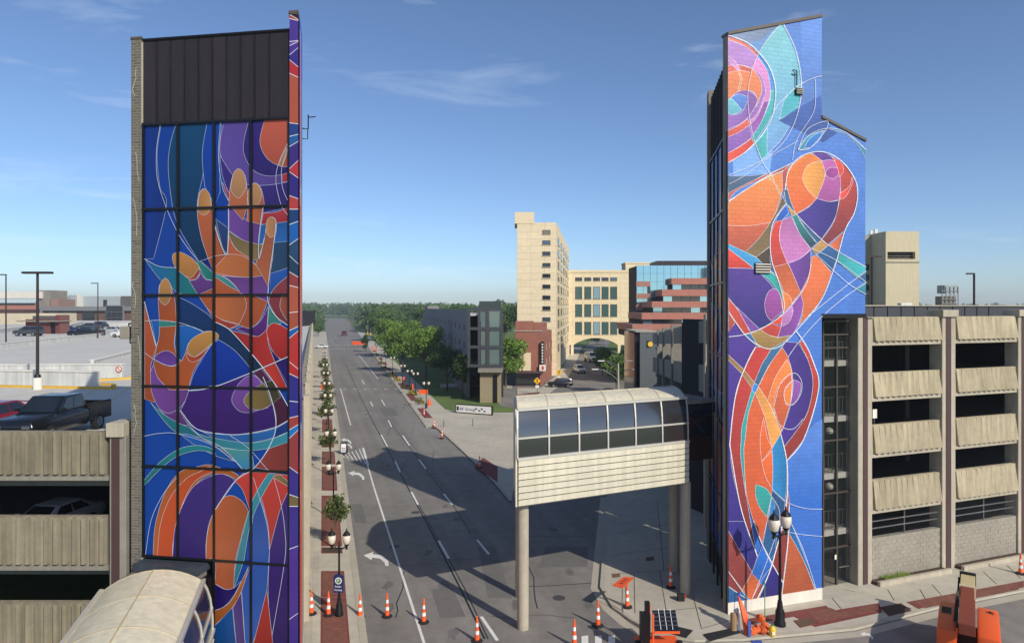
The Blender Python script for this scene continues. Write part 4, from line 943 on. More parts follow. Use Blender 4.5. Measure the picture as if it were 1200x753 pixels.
mb = MB(); WF.box(mb, uF(130), uF(149), 0, zF(511), -.6, .1); cl = mb.build('column', m_concd, GL_, bevel=.02)
mb = MB(); WF.box(mb, uF(133), uF(142), 0, zF(512), .1, .13); mb.build('column_strip', m_maroon, cl)
mb = MB(); WF.box(mb, uF(127.5), uF(148), zF(511), zF(494.5), -.7, .2); mb.build('column_cap', m_conc, GL_, bevel=.03)
# street wall with piers
SW = Wall((WX(29.5), 29.5), (WX(186), 186))
mb = MB(); SW.box(mb, 0, SW.L, 0, DK+.8, -.35, 0); mb.build('street_wall', m_ribL, GL_)
for k in range(27): mb = MB(); u = 3+k*6.0; SW.box(mb, u, u+.7, 0, DK+1.0, 0, .25); mb.build('wall_pier', m_conc, GL_)
mb = MB(); mb.box(WX(190)-22, WX(190)-2, 186, 200, DK, DK+4.2); mb.build('stair_head', m_dark, GL_)
# deck furniture
def dwall(A, B, hpx, label, t=.25, m=m_white, name='barrier_wall'):
    a, b = G(*A, DK), G(*B, DK); hh = hpx*a.y/F; w = Wall(a[:2], b[:2]); mb = MB(); w.box(mb, 0, w.L, DK, DK+hh, -t, 0); mb.cur = 1; w.box(mb, -.05, w.L+.05, DK+hh, DK+hh+.08, -t-.06, .06)
    o = mb.build(name, [mat('barrier_white', (206,206,200), .85, .08, 1.5, streak=.22), m_white]); o.location = (0,0,0); return tag(o, label, 'barrier wall')
dwall((-40,450), (113,452.5), 16, 'streaked white barrier wall behind the yellow kerb of the parking deck', .3)
dwall((-40,443), (143,442), 15, 'white ramp wall with a round no entry sign at its end', .3)
dwall((-30,412), (137,393), 6.5, 'long low white wall crossing the deck behind the ramp', .3)
dwall((110,427), (157,414.5), 4.5, 'short low white wall beside the brick pier of the tower', .25)
dwall((-10,392), (29,387), 5, 'low white parapet behind the dark grey parked SUV', .3)
dwall((83,386.5), (98,381.5), 6, 'low white parapet between the blue car and the glass building', .3); dwall((124,384), (160,382.5), 5.5, 'low white parapet at the far end of the deck', .3)
def ykerb(pts, label):
    P = [G(x, y, DK) for x, y in pts]; mb = MB()
    for a, b in zip(P[:-1], P[1:]):
        w = Wall(a[:2], b[:2]); w.box(mb, 0, w.L, DK, DK+.14, -.14, .14)
    tag(mb.build('yellow_kerb', m_yel), label, 'kerb')
ykerb([(-40,452.5), (50,454.3), (133,456), (133.5,451.5), (114,451)], 'long yellow painted kerb in front of the streaked barrier wall'); ykerb([(114,446.5), (157,443.5)], 'short yellow painted kerb at the mouth of the ramp')
def disc(mb, c, n, r, t=.03, k=20):
    a = V((0,0,1)); b = n.cross(a).normalized(); mb.prism([c+(a*math.sin(q)+b*math.cos(q))*r for q in (2*math.pi*i/k for i in range(k))], n*t)
c = G(140, 442, DK)+V((0,-.06,.62)); n = V((0,-1,0))
sg = thing('no_entry_sign', 'small round red ringed prohibition sign on the end of the ramp wall', 'sign', c)
mb = MB(); disc(mb, c, n, .24); mb.build('sign_plate', m_white, sg)
mb = MB(); m_red = mat('sign_red', (190,40,38), .5, .05)
for i in range(20):
    a0, a1 = 2*math.pi*i/20, 2*math.pi*(i+1)/20; f_ = lambda r, t: c+n*.034+V((math.cos(t)*r, 0, math.sin(t)*r)); mb.face([f_(.17,a0), f_(.23,a0), f_(.23,a1), f_(.17,a1)])
mb.face([c+n*.036+V(p) for p in ((-.15,0,.11), (-.11,0,.15), (.15,0,-.11), (.11,0,-.15))]); mb.build('sign_ring', m_red, sg, recalc=False)
c = G(92, 451, DK)+V((0,-.05,.45)); nb = MB(); nb.box(c.x-.15, c.x+.15, c.y-.02, c.y, c.z-.2, c.z+.2); tag(nb.build('notice_plate', mat('notice_grey', (190,186,182), .6, .2, 8)), 'faded notice plate fixed to the streaked barrier wall', 'sign')
for a, b in (((0,466),(60,456)), ((20,472),(62,458)), ((92,466),(110,458)), ((130,470),(157,448))): strip('bay_line', [G(*a, DK), G(*b, DK)], .09, DK+.006, mat('faded_yellow', (206,190,140), .9, .2, 5), GL_)

# ================================================================ right garage
WQ = Wall(G(1016, 685)[:2], G(1200, 650)[:2]); zQ = lambda y, x=1060: WQ.hit(x, y)[1]; uQ = WQ.hu
GR = thing('parking_garage', 'multi storey parking garage with tan ribbed panels and maroon striped columns', 'garage', WQ.pt(6, 0, -5))
rows = [(371,399.5), (435,463.5), (495,528), (558,592)]
bays = [(1020.7, 1101), (1118, 1190), (1206, 1285)]
for (xa, xb) in bays:
    ua, ub = uQ(xa), uQ(xb)
    for i, (y0, y1) in enumerate(rows):
        z1, z0 = zQ(y0), zQ(y1); mb = MB(); WQ.box(mb, ua, ub, z0, z1, -.25, 0); n = 12
        for k in range(n):
            a = ua+.12+(ub-ua-.2)*k/n; w = (ub-ua-.2)/n
            mb.raw([WQ.pt(a, z1-.03, 0), WQ.pt(a+w*.76, z1-.03, 0), WQ.pt(a+w*.76, z1-.03, .10), WQ.pt(a, z1-.03, .05),
                    WQ.pt(a+.08, z0+.05, 0), WQ.pt(a+w*.76+.08, z0+.05, 0), WQ.pt(a+w*.76+.08, z0+.05, .26), WQ.pt(a+.08, z0+.05, .15)],
                   [(0,1,2,3), (4,7,6,5), (0,4,5,1), (1,5,6,2), (2,6,7,3), (3,7,4,0)])
        mb.build('spandrel_panel', m_rib, GR)
        mb = MB(); WQ.box(mb, ua-.3, ub+.1, z0-.2, z0-.005, -.3, .04); mb.build('ledge', m_conc, GR)
    zt_, zb_ = zQ(622), zQ(674)
    nb, rw = int((ub-ua+.2)/.45), int((zt_)/.225); mb = MB()
    for r in range(rw):
        for k in range(nb+1):
            a = ua-.1+k*.45-(.225 if r % 2 else 0); b = min(a+.435, ub+.1); a = max(a, ua-.1)
            if b-a > .05: WQ.box(mb, a, b, r*.225, r*.225+.212, -.2, random.uniform(-.004, .006))
    bw = mb.build('block_wall', m_conc and mat('tan_block', (150,142,128), .9, .15, 2.2, bump=.3), GR, kind='stuff')
    mb = MB(); WQ.box(mb, ua-.1, ub+.1, 0, rw*.225-.01, -.3, -.012); mb.build('block_backing', m_concd, GR)
    for z in (zQ(614), zQ(606)): mb = MB(); mb.tube([WQ.pt(ua-.2, z, -.1), WQ.pt(ub+.2, z, -.1)], .035, 6); mb.build('guard_rail', m_steel, GR)
    mb = MB(); um = (ua+ub)/2; mb.tube([WQ.pt(um, zt_-.1, -.12), WQ.pt(um, zQ(594), -.12)], .04, 6); mb.build('rail_post', m_steel, GR)
    mb = MB(); WQ.box(mb, ua-.1, ub+.1, 0, .36, .5, .68); mb.build('planter_kerb', m_conc, GR)
    mb = MB(); WQ.box(mb, ua-.1, ub+.1, 0, .26, .02, .5); mb.build('planter_soil', m_soil, GR)
for y0, y1 in rows: mb = MB(); z0 = zQ(y1); WQ.box(mb, -.48, uQ(1290)+8, z0-.15, z0+.05, -16, -.32); mb.build('floor_slab', m_int, GR)
for xa, xb, mar in ((1003.5, 1020, (1009, 1014.5)), (1102, 1117.5, (1106, 1112)), (1191, 1206, (1194.5, 1200.5))):
    mb = MB(); WQ.box(mb, uQ(xa), uQ(xb), 0, zQ(371), -.7, .12); cl = mb.build('column', m_conc, GR, bevel=.02)
    mb = MB(); WQ.box(mb, uQ(mar[0]), uQ(mar[1]), .1, zQ(371)-.02, .12, .145); mb.build('column_strip', m_maroon, cl)
    mb = MB(); WQ.box(mb, uQ(xa)-.1 if xa > 1010 else uQ(1012), uQ(xb)+.1, zQ(371.5), zQ(363) if xa > 1010 else zQ(371), -.8, .25); mb.build('column_cap', m_conc, GR, bevel=.03)
    mb = MB(); WQ.box(mb, uQ((xa+xb)/2)-.2, uQ((xa+xb)/2)+.2, 0, zQ(372), -8.2, -7.8); mb.build('inner_column', m_int, GR)
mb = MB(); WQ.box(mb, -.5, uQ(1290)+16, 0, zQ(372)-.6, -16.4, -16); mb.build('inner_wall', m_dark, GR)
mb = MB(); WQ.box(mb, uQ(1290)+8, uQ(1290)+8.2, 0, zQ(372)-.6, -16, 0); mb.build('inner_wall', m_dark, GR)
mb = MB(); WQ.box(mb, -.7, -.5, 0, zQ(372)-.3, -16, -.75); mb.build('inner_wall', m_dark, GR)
mb = MB(); WQ.box(mb, -.5, uQ(1290), zQ(372)-1.0, zQ(372)-.7, -16, -.3); mb.build('parking_deck', m_deck, GR)
mb = MB(); WQ.box(mb, -.6, uQ(1290), zQ(372)-.7, H+.08, -4.2, -4); mb.build('parapet_screen', mat('dark_screen', (58,60,64), .6, .08, 2), GR)
for k in range(14): mb = MB(); u = .4+k*1.15; WQ.box(mb, u, u+.03, zQ(372)-.6, H+.07, -4, -3.96); mb.build('screen_seam', m_black, GR)
mb = MB(); WQ.box(mb, -.6, uQ(1290), H+.08, H+.14, -4.3, -3.9); mb.build('screen_cap', m_conc, GR)
u, z = WQ.hit(1036, 487); sp = thing('parking_notice', 'white notice on a short post inside the second garage storey', 'sign', WQ.pt(u, zQ(497), -.6))
mb = MB(); WQ.box(mb, u-.16, u+.16, z-.22, z+.28, -.62, -.59); mb.build('sign_plate', m_white, sp); mb = MB(); mb.tube([WQ.pt(u, z-.9, -.64), WQ.pt(u, z-.1, -.64)], .03, 6); mb.build('sign_post', m_steel, sp)
rg = random.Random(11); mb = MB()
for k in range(260):
    p = WQ.pt(uQ(1030)+rg.uniform(0, 2.0), .26, rg.uniform(.05, .45)); q = p+V((rg.uniform(-.08,.08), rg.uniform(-.08,.08), rg.uniform(.08,.3))); w = WQ.u*.02
    mb.face([p-w, p+w, q])
mb.build('weeds', mat('weed_green', (110,130,50), .9, .2, 5), None, recalc=False, kind='stuff')['label'] = 'low green weeds growing in the garage planter'
bpy.data.objects['weeds']['category'] = 'weeds'

# ================================================================ skywalks
m_cream = mat('cream_roof_panel', (228,218,188), .45, .08, 1.2, streak=.16, ov=.03)
m_frame = mat('aluminium', (206,202,190), .4, .06, 4, metal=.3)
m_sid = mat('ivory_siding', (220,212,188), .65, .07, .8, streak=.14, ov=.05)
m_swg = mat('skywalk_glass', (104,106,108), .16, 0, metal=.85)
def skywalk(name, label, A, B, ze, s, nseg, side, skew=0.0, rise=1.0):
    A, B = V((*A, 0)), V((*B, 0)); d = (B-A).normalized(); Ln = (B-A).length; n = V((d.y, -d.x, 0))*side   # n: visible side
    root = thing(name, label, 'skywalk', (A+B)/2+V((0,0,ze-4.36*s)))
    P = lambda t, l, z: A+d*(t+skew*(2.3-l)*s)+n*l*s+V((0,0,ze+z*s))
    arc = [(math.sin(q)*3.05, math.cos(q)*3.05-2.42) for q in [math.radians(-38.6+77.2*i/12) for i in range(13)]]; arc = [(l, z*rise) for l, z in arc]
    ts = [Ln*i/nseg for i in range(nseg+1)]
    gp = [(1.9,-.02), (2.08,-.4), (2.2,-.8), (2.26,-1.25)]; g2 = [(2.27,-1.3), (2.3,-1.7), (2.3,-2.17)]
    for i in range(nseg):
        a, b = ts[i]+.015, ts[i+1]-.015
        for h_ in (arc[:7], arc[6:]):
            mb = MB()
            pr_ = [P(a, l, z) for l, z in h_]+[P(a, l*.985, z-.06) for l, z in reversed(h_)]
            mb.prism(pr_, d*(b-a)); mb.build('roof_panel', m_cream, root, smooth=True)
        for sg_ in (1, -1):
            for pl in (gp, g2):
                mb = MB(); mb.prism([P(a+.04, l*sg_, z) for l, z in pl]+[P(a+.04, (l-.03)*sg_, z) for l, z in reversed(pl)], d*(b-a-.08)); mb.build('window_pane', m_swg, root, smooth=True)
    for i, t in enumerate(ts):
        mb = MB(); pr_ = [P(t-.02, l*1.0, z+.016) for l, z in arc]+[P(t-.02, l*.985, z-.03) for l, z in reversed(arc)]; mb.prism(pr_, d*.04); mb.build('roof_rib', mat('roof_joint', (188,172,140), .7, .15, 6), root)
        for sg_ in (1, -1):
            w = gp+g2[1:]; mb = MB(); mb.prism([P(t-.04, (l+.05)*sg_, z) for l, z in w]+[P(t-.04, (l-.06)*sg_, z) for l, z in reversed(w)], d*.08); mb.build('glazing_bar', m_frame, root)
    mb = MB(); mb.tube([P(0, 0, .63*rise+.01), P(Ln, 0, .63*rise+.01)], .025, 6); mb.build('ridge_strip', mat('roof_joint', (196,180,146), .7, .15, 6), root)
    for sg_ in (1, -1):
        for l, z, r in ((1.95,-.02,.06), (2.28,-1.27,.04), (2.33,-2.2,.06)):
            mb = MB(); mb.obox(P(-.03, l*sg_-r/s, z-r/s), d*(Ln+.06), n*2*r, V((0,0,2*r))); mb.build('glazing_rail', m_frame, root)
        nb = 7
        for k in range(nb):
            z1 = -2.28-k*2.08/nb; mb = MB(); h_ = 2.08/nb; mb.obox(P(0, 2.30*sg_-.06, z1-h_+.012), d*Ln, n*.1*s+V((0,0,.02)), V((0,0,(h_-.03)*s))+n*(.03*sg_)); mb.build('siding_board', m_sid, root)
        mb = MB(); mb.obox(P(0, 2.05*sg_, -4.36), d*Ln, n*.15*s, V((0,0,2.1*s))); mb.build('side_beam', m_concd, root)
    mb = MB(); mb.obox(P(0, -2.2, -4.42), d*Ln, P(0,2.2,0)-P(0,-2.2,0), V((0,0,.2*s))); mb.build('underside', m_concd, root)
    mb = MB(); mb.obox(P(0, -2.1, -2.5), d*Ln, P(0,2.1,0)-P(0,-2.1,0), V((0,0,.15*s))); mb.build('walkway_floor', m_dark, root)
    for t, e in ((0, -1), (Ln, 1)):
        mb = MB(); pf = arc+[(2.28,-1.3), (2.28,-4.36), (-2.28,-4.36), (-2.28,-1.3)]; mb.prism([P(t, l*.97, z-.03) for l, z in pf], d*.06*e); mb.build('end_frame', m_frame, root)
    return root, P
FA, FB = V((.39, 31.1, 0)), V((9.1, 35.3, 0)); dd = (FB-FA).normalized(); nn = V((-dd.y, dd.x, 0))
FA2 = FA-dd*.15
SK, PSK = skywalk('skywalk', 'ivory clad skywalk with curved glazing crossing over the dark roadway', (FA2+nn*2.3)[:2], (FB+nn*2.3)[:2], 10.3, 1.0, 6, 1, .46, .5)
SL, PSL = skywalk('skywalk', 'cream barrel roof of the enclosed skywalk meeting the glass tower', (-11.95, 22.75), (-8.95, 12.6), 5.75, .79, 5, -1)
# columns, link and end pier of the skywalk
for px, py, off in ((803.5, 695, 0), (790, 668, 1)):
    p = G(px, py, .12); mb = MB(); mb.lathe([(.27,.12), (.27,5.95)], (p.x, p.y, 0), 20)
    tag(mb.build('skywalk_column', m_conc, smooth=True), ['round concrete column under the skywalk beside the black box', 'shaded round concrete column set back under the skywalk'][off], 'column')
lkr = thing('skywalk_link', 'dark glazed link joining the skywalk to the tower', 'link', (9.8, 36.5, 6))
a = FB+nn*.5; mb = MB(); mb.obox(a+V((0,0,6.9)), dd*2.1, nn*3.4, V((0,0,3.0))); mb.build('link_box', m_glass, lkr)
mb = MB(); mb.obox(a+V((0,0,9.92))-nn*.1, dd*2.1, nn*3.6, V((0,0,.2))); mb.build('link_roof', m_concd, lkr)
mb = MB(); mb.obox(a+V((0,0,8.2))-nn*.04, dd*2.0, nn*.03, V((0,0,.09))); mb.build('link_rail', m_mull, lkr)
for k, (t, l) in enumerate(((.3, 1.6), (.3, -1.6))):
    c = PSK(t, l, 0); mb = MB(); mb.lathe([(.27,.0), (.27,5.95)], (c.x, c.y, 0), 20)
    tag(mb.build('skywalk_column', m_conc, smooth=True), ['round concrete column carrying the road end of the skywalk', 'hidden rear column carrying the road end of the skywalk'][k], 'column')
mb = MB(); ew = [(1.9,0), (2.28,-1.3), (2.28,-4.36), (-2.28,-4.36), (-2.28,-1.3), (-1.9,0)]; mb.prism([PSK(-.1, l, z) for l, z in ew], dd*.08); mb.build('end_wall', m_sid, SK)
pth = struct(sheet('pavement_far_corner', [G(606,472), G(640,463), G(664,446), G(673,429), (27,262), (22,262), G(661,428), G(651,441), G(634,455), G(606,455)], .1, m_side, thick=.09))
sheet('paver_border', [G(606,469,.1), G(630,464,.1), G(633,459,.1), G(606,462,.1)], .115, m_pavd, pth, thick=.02)
# ================================================================ background buildings
m_beige = brickmat('beige_precast', (226,208,172), (220,202,166), (196,176,142), 3.0, 1.5, .05, .8, bump=.1, offset=0)
m_redbrick = brickmat('red_brick', (158,92,72), (140,80,64), (150,120,104), .6, .2, .02)
m_band = brickmat('pink_brick_band', (178,116,98), (168,108,92), (170,124,108), .6, .2, .02)
m_winD = dark_glass('window_dark', (34,38,42), .08)
m_beigeplain = mat('beige_plain', (222,204,168), .85, .06, .8)
def hit3(w, px, py, d=0): u, z = w.hit(px, py); return w.pt(u, z, d)
def fwall(px0, px1, D): return Wall(((px0-CX)/F*D, D), ((px1-CX)/F*D, D))
def zD(py, D): return H-(py-HY)/F*D
def uvbox(mb, w, u0, u1, z0, z1, depth):
    """wall block with metre UVs on its front"""
    w.box(mb, u0, u1, z0, z1, -depth, 0); w.quad(mb, u0, u1, z0, z1, .01)
WR_ = random.Random(9); m_winB = mat('window_blind', (120,116,104), .5, .1, 1); m_winC = mat('window_sky', (90,110,124), .06, 0, metal=.5)
def window(w, root, u0, u1, z0, z1, m=m_winD, frame=None, d=.0, sill=True):
    if m is m_winD: m = WR_.choice((m_winD, m_winD, m_winD, m_winB, m_winC))
    mb = MB(); w.box(mb, u0, u1, z0, z1, d, d+.05); o = mb.build('window', frame or m_mull, root)
    mb = MB(); t = min(.12, (u1-u0)*.1); w.box(mb, u0+t, u1-t, z0+t, z1-t, d+.05, d+.07); mb.build('pane', m, o)
    if sill: mb = MB(); w.box(mb, u0-.1, u1+.1, z0-.14, z0-.005, d-.01, d+.16); mb.build('sill', m_conc, o)
    return o
# --- beige tower block
bt = thing('office_tower', 'tall beige precast tower block with one column of narrow windows', 'building', (6, 150, 0))
w = fwall(606, 652, 150); mb = MB(); uvbox(mb, w, 0, w.L, 0, zD(260.7,150), .6); mb.build('front_wall', m_beige, bt, recalc=False)
mb = MB(); w.box(mb, -.5, w.hu(626), zD(262,150), zD(248.6,150), -9, .1); mb.build('roof_step', m_beigeplain, bt)
for y in (271.8, 284, 297, 310.4, 323, 335.6, 348.4, 361, 374): window(w, bt, w.hu(635.6), w.hu(645), zD(y+2.3,150), zD(y-2.3,150), d=.012)
ws = Wall(((652-CX)/F*150, 150), ((667-CX)/F*219, 219), flip=False); 
if ws.n.x < 0: ws.n = -ws.n
mb = MB(); uvbox(mb, ws, 0, ws.L, 0, zD(260.7,150), .6); mb.build('side_wall', m_beige, bt, recalc=False)
for r in range(10):
    for c in range(5): window(ws, bt, 5+c*13, 11+c*13, 5+r*2.7, 6.6+r*2.7, d=.012)
mb = MB(); mb.prism([w.pt(0,zD(260.7,150)-.4,-.6), w.pt(w.L,zD(260.7,150)-.4,-.6), ws.pt(ws.L,zD(260.7,150)-.4,-.6), V((2,219,zD(260.7,150)-.4))], (0,0,.3)); mb.build('roof', m_gravel, bt)
# --- bridge building with the arch
bb = thing('bridge_building', 'beige building bridging the street on an arch with rows of tall windows', 'building', (25, 215, 0))
w = fwall(660, 738, 215); mb = MB(); z0, z1 = zD(404,215), zD(319,215)
uvbox(mb, w, 0, w.L, z0+2.6, z1, 14); mb.build('front_wall', m_beige, bb, recalc=False)
ua, ub = w.hu(672), w.hu(724); pts = [(0,z0), (ua,z0)]+[(ua+(ub-ua)*i/12, z0+2.2*math.sin(math.pi*i/12)**.8) for i in range(1, 12)]+[(ub,z0), (w.L,z0), (w.L,z0+2.6), (0,z0+2.6)]
mb = MB(); w.poly(mb, pts, -14, .02); mb.build('arch', m_beigeplain, bb)
for x in (664, 669, 724, 735):
    mb = MB(); w.box(mb, w.hu(x), w.hu(x+3.2), 0, z0, -1, .1); mb.build('pillar', m_beigeplain, bb)
mb = MB(); w.box(mb, -.2, w.L+.2, z1, z1+.7, -14, .2); mb.build('parapet', m_beigeplain, bb)
xc = [600+q/2.896 for q in (226,257,287,316,345)]
for x in xc:
    window(w, bb, w.hu(x-4), w.hu(x+4), zD(329,215), zD(325,215), d=.012)
    for y in (343, 363.6, 384.3): window(w, bb, w.hu(x-4), w.hu(x+4), zD(y+7.2,215), zD(y-7.2,215), m=mat('teal_window', (70,96,92), .1, 0, spec=.8) if x != xc[2] else mat('pale_window', (130,160,170), .1, 0, spec=.8), d=.012)
# --- beige slab behind the glass building
sb_ = thing('beige_slab', 'narrow beige wall of a block rising behind the mirrored glass building', 'building', (34, 232, 0))
w = fwall(733, 772, 232); mb = MB(); uvbox(mb, w, 0, w.L, 0, zD(309,232), 8); mb.build('front_wall', m_beige, sb_, recalc=False)
mb = MB(); w.box(mb, -.2, w.L, zD(309,232), zD(309,232)+.5, -8, .2); mb.build('parapet', m_beigeplain, sb_)
# --- stepped brick and mirror glass building
sg2 = thing('terraced_office', 'stepped office building of mirror glass and pink brick terraces', 'building', (30, 140, 0))
w = fwall(746, 842, 148); uu = w.hu
for i in range(12):
    for j in range(8):
        a, b = w.L*i/12, w.L*(i+1)/12; z1 = zD(311,148)-j*1.75
        mb = MB(); w.box(mb, a+.03, b-.03, z1-1.72, z1, -.1, 0); mb.build('glass_panel', m_sky_glass, sg2)
mb = MB(); w.box(mb, 0, w.L, 0, zD(311.5,148), -10, -.12); mb.build('core', m_dark, sg2)
w0 = fwall(770, 842, 152); mb = MB(); w0.box(mb, 0, w0.L, zD(311,152)-.5, zD(305.5,152), -8, 0); mb.build('penthouse', m_brown, sg2)
for (x0, y0, y1, D_) in ((787,325.8,333,145), (775.9,339,346.7,141), (764,353,360,137), (752,366.4,374,133), (741,380,388,129)):
    wb = fwall(x0, 842, D_); mb = MB(); uvbox(mb, wb, 0, wb.L, zD(y1,D_), zD(y0,D_), 148-D_+.5); mb.build('brick_terrace', m_band, sg2, recalc=False)
    n = int(wb.L/1.9); h0, h1 = zD(y1+6.4, D_), zD(y1, D_)-.05
    mb = MB(); wb.box(mb, .3, wb.L, h0-.2, h1, -(148-D_), -.6); mb.build('terrace_core', m_dark, sg2)
    for k in range(n): mb = MB(); wb.box(mb, .35+k*1.9, .35+k*1.9+1.82, h0, h1, -.6, -.5); mb.build('window', m_winD if k % 4 else m_sky_glass, sg2)
wside = Wall(((745.5-CX)/F*148.3, 148.3), ((737-CX)/F*185, 185)); wside.n = V((-abs(wside.n.x), wside.n.y, 0)) if wside.n.x > 0 else wside.n
for y0, y1 in ((330,336), (344,350), (357,363.5), (371,378), (394.5,401.5), (408.5,416)):
    mb = MB(); wside.box(mb, -.5, wside.L*.7, zD(y1,150), zD(y0,150), -3, 0); mb.build('side_terrace', m_band, sg2)
mb = MB(); wside.box(mb, 0, wside.L*.7, 0, zD(331,150), -3, -.5); mb.build('side_glass', m_winD, sg2)
# --- dark grey building with yellow disc
dg = thing('grey_shop', 'dark grey flat building with a round yellow emblem on its wall', 'building', (20, 95, 0))
w = fwall(750, 770, 95); mb = MB(); w.box(mb, 0, w.L, 0, zD(389,95), -9, 0); mb.build('front_wall', mat('slate_cladding', (92,98,100), .7, .06, 1.5, streak=.08), dg)
mb = MB(); w.box(mb, -.7, -.02, 0, zD(390.5,95), -9, -.5); mb.build('side_glazing', m_winD, dg)
mb = MB(); w.box(mb, -.6, w.L+.1, zD(389,95), zD(387.8,95), -9, .08); mb.build('parapet', m_conc, dg)
mb = MB(); w.box(mb, w.hu(757.8), w.hu(762.3), zD(407,95), zD(399,95), 0, .06); ep = mb.build('emblem_plate', m_dark, dg)
mb = MB(); disc(mb, hit3(w, 762, 403, .06), w.n, .36, .04); mb.build('emblem_disc', mat('emblem_yellow', (236,190,60), .5, .05), ep)
# --- concrete ramp garage behind the skywalk
wr = Wall(((829-CX)/F*46, 46), ((765-CX)/F*88, 88))
rgx = thing('ramp_garage', 'old concrete ramp garage with sloping parapets behind the skywalk', 'garage', wr.pt(wr.L/2, 0, -3))
def pxp(mb, w, pp, d0, d1): return w.poly(mb, [w.hit(*p) for p in pp], d0, d1)
segs = [(829,803.5), (802,789), (787.5,778.5), (777.5,772), (771,765)]
lin = lambda x, a, b: a+(b-a)*(829-x)/(829-765)
for xa, xb in segs:
    mb = MB(); pxp(mb, wr, [(xa, lin(xa,374,391)), (xb, lin(xb,374,391)), (xb, lin(xb,401.5,403)), (xa, lin(xa,401.5,403))], -.3, 0); mb.build('parapet_panel', m_concd, rgx)
    mb = MB(); pxp(mb, wr, [(xa, lin(xa,428,418.6)), (xb, lin(xb,428,418.6)), (xb, lin(xb,462,435)), (xa, lin(xa,462,435))], -.3, 0); mb.build('parapet_panel', m_concd, rgx)
for x in (828, 802.7, 788.2, 778, 771.5):
    mb = MB(); u = wr.hu(x); wr.box(mb, u-.25, u+.35, 0, wr.hit(x, lin(x, 368, 388))[1], -.8, .15); mb.build('column', m_conc if x > 820 else m_concd, rgx)
mb = MB(); wr.box(mb, 0, wr.L, 0, 12.0, -9.3, -9); mb.build('inner_wall', m_dark, rgx)
for z in (6.2, 9.6): mb = MB(); wr.box(mb, 0, wr.L, z, z+.3, -9, -.35); mb.build('floor_slab', m_int, rgx)
# --- brick theatre-like building with blade sign
br = thing('brick_building', 'red brick corner building with a dark vertical blade sign', 'building', (3, 130, 0))
w = fwall(604, 634.5, 130); mb = MB(); uvbox(mb, w, 0, w.L, 0, zD(388,130), .5); mb.build('front_wall', m_redbrick, br, recalc=False)
wsb = Wall(((634.5-CX)/F*130, 130), ((650-CX)/F*157, 157)); wsb.n = wsb.n if wsb.n.x > 0 else -wsb.n
mb = MB(); uvbox(mb, wsb, 0, wsb.L, 0, zD(390,130), .5); mb.build('side_wall', m_redbrick, br, recalc=False)
mb = MB(); mb.prism([w.pt(0,10,-.5), w.pt(w.L,10,-.5), wsb.pt(wsb.L,10,-.5), V((1,157,10))], (0,0,.2)); mb.build('roof', m_gravel, br)
mb = MB(); w.box(mb, -.2, w.L+.15, zD(388,130), zD(387,130), -.6, .15); mb.build('coping', m_conc, br)
w2 = fwall(604, 641, 138); mb = MB(); uvbox(mb, w2, 0, w2.hu(625.5), 9, zD(376.5,138), 6); uvbox(mb, w2, w2.hu(625.8), w2.L, 9, zD(378,138), 6); mb.build('roof_house', m_redbrick, br, recalc=False)
mb = MB(); w.box(mb, 0, w.hu(622), zD(434,130), zD(413,130), .02, .2); mb.build('wall_panel', m_beigeplain, br)
mb = MB(); w.box(mb, 0, w.L+.3, zD(436.5,130), zD(434.5,130), 0, 1.2); mb.build('canopy', m_maroon, br)
mb = MB(); w.box(mb, 0, w.L-.3, .1, zD(437,130), .02, .06); mb.build('shop_window', m_winD, br)
mb = MB(); w.box(mb, w.hu(633.5), w.hu(637.5), zD(426,130), zD(400,130), .3, .6); bs = mb.build('blade_sign', m_black, br)
for k in range(7): mb = MB(); zc = zD(403+k*3.4,130); w.box(mb, w.hu(634.6), w.hu(636.4), zc-.18, zc+.14, .6, .63); mb.build('sign_letter', m_white, bs)
mb = MB(); w.box(mb, w.hu(632), w.hu(639.5), zD(434,130), zD(427,130), .3, .7); ls = mb.build('lit_box_sign', m_white, br)
mb = MB(); w.box(mb, w.hu(634.6), w.hu(637), zD(432.5,130), zD(428.5,130), .7, .73); mb.build('sign_mark', mat('sign_red', (190,40,38)), ls)
for c in range(3):
    for z in (3.4, 6.4): window(wsb, br, 8+c*6, 9.2+c*6, z, z+1.4, m=mat('pale_window2', (196,180,156), .6, 0), d=.012)
# --- concrete penthouse and cooling tower above the right garage
ph = thing('concrete_penthouse', 'plain beige concrete tower with one dark louvred slot beyond the garage', 'building', (54, 100, 0))
w = fwall(1038, 1077, 100); mb = MB(); zt2 = zD(271,100); za, zb2 = zD(295,100), zD(303.5,100)
w.box(mb, 0, w.L, za+.0, zt2, -6, 0); w.box(mb, 0, w.L, 0, zb2, -6, 0); w.box(mb, 0, .25, zb2, za, -6, 0); w.box(mb, w.hu(1072.5), w.L, zb2, za, -6, 0)
mb.build('tower_wall', mat('beige_concrete', (206,192,160), .9, .06, .8, bump=.1, streak=.08), ph)
mb = MB(); w.box(mb, .2, w.hu(1073), zb2, za, -3, -.8); mb.build('louvre_recess', m_dark, ph)
for k in range(3): mb = MB(); w.box(mb, .3, w.hu(1072), zb2+.15+k*.3, zb2+.22+k*.3, -.8, -.5); mb.build('louvre_slat', m_concd, ph)
mb = MB(); w.box(mb, -.1, w.L+.1, zb2-.5, zb2-.25, 0, .12); mb.build('string_course', m_conc, ph)
w3 = fwall(1008, 1037.8, 104); mb = MB(); w3.box(mb, 0, w3.L, 0, zD(276,104), -6, 0); mb.build('side_block', mat('beige_concrete2', (176,166,142), .9, .06, .8), ph)
for k in range(8): mb = MB(); u = w3.hu(1015+k*2.8); w3.box(mb, u, u+.16, zD(356,104), zD(345,104), 0, .3); mb.build('fin', m_conc, ph)
mb = MB(); w3.box(mb, 0, w3.L, zD(345,104), zD(342.5,104), 0, .4); mb.build('ledge', m_conc, ph)
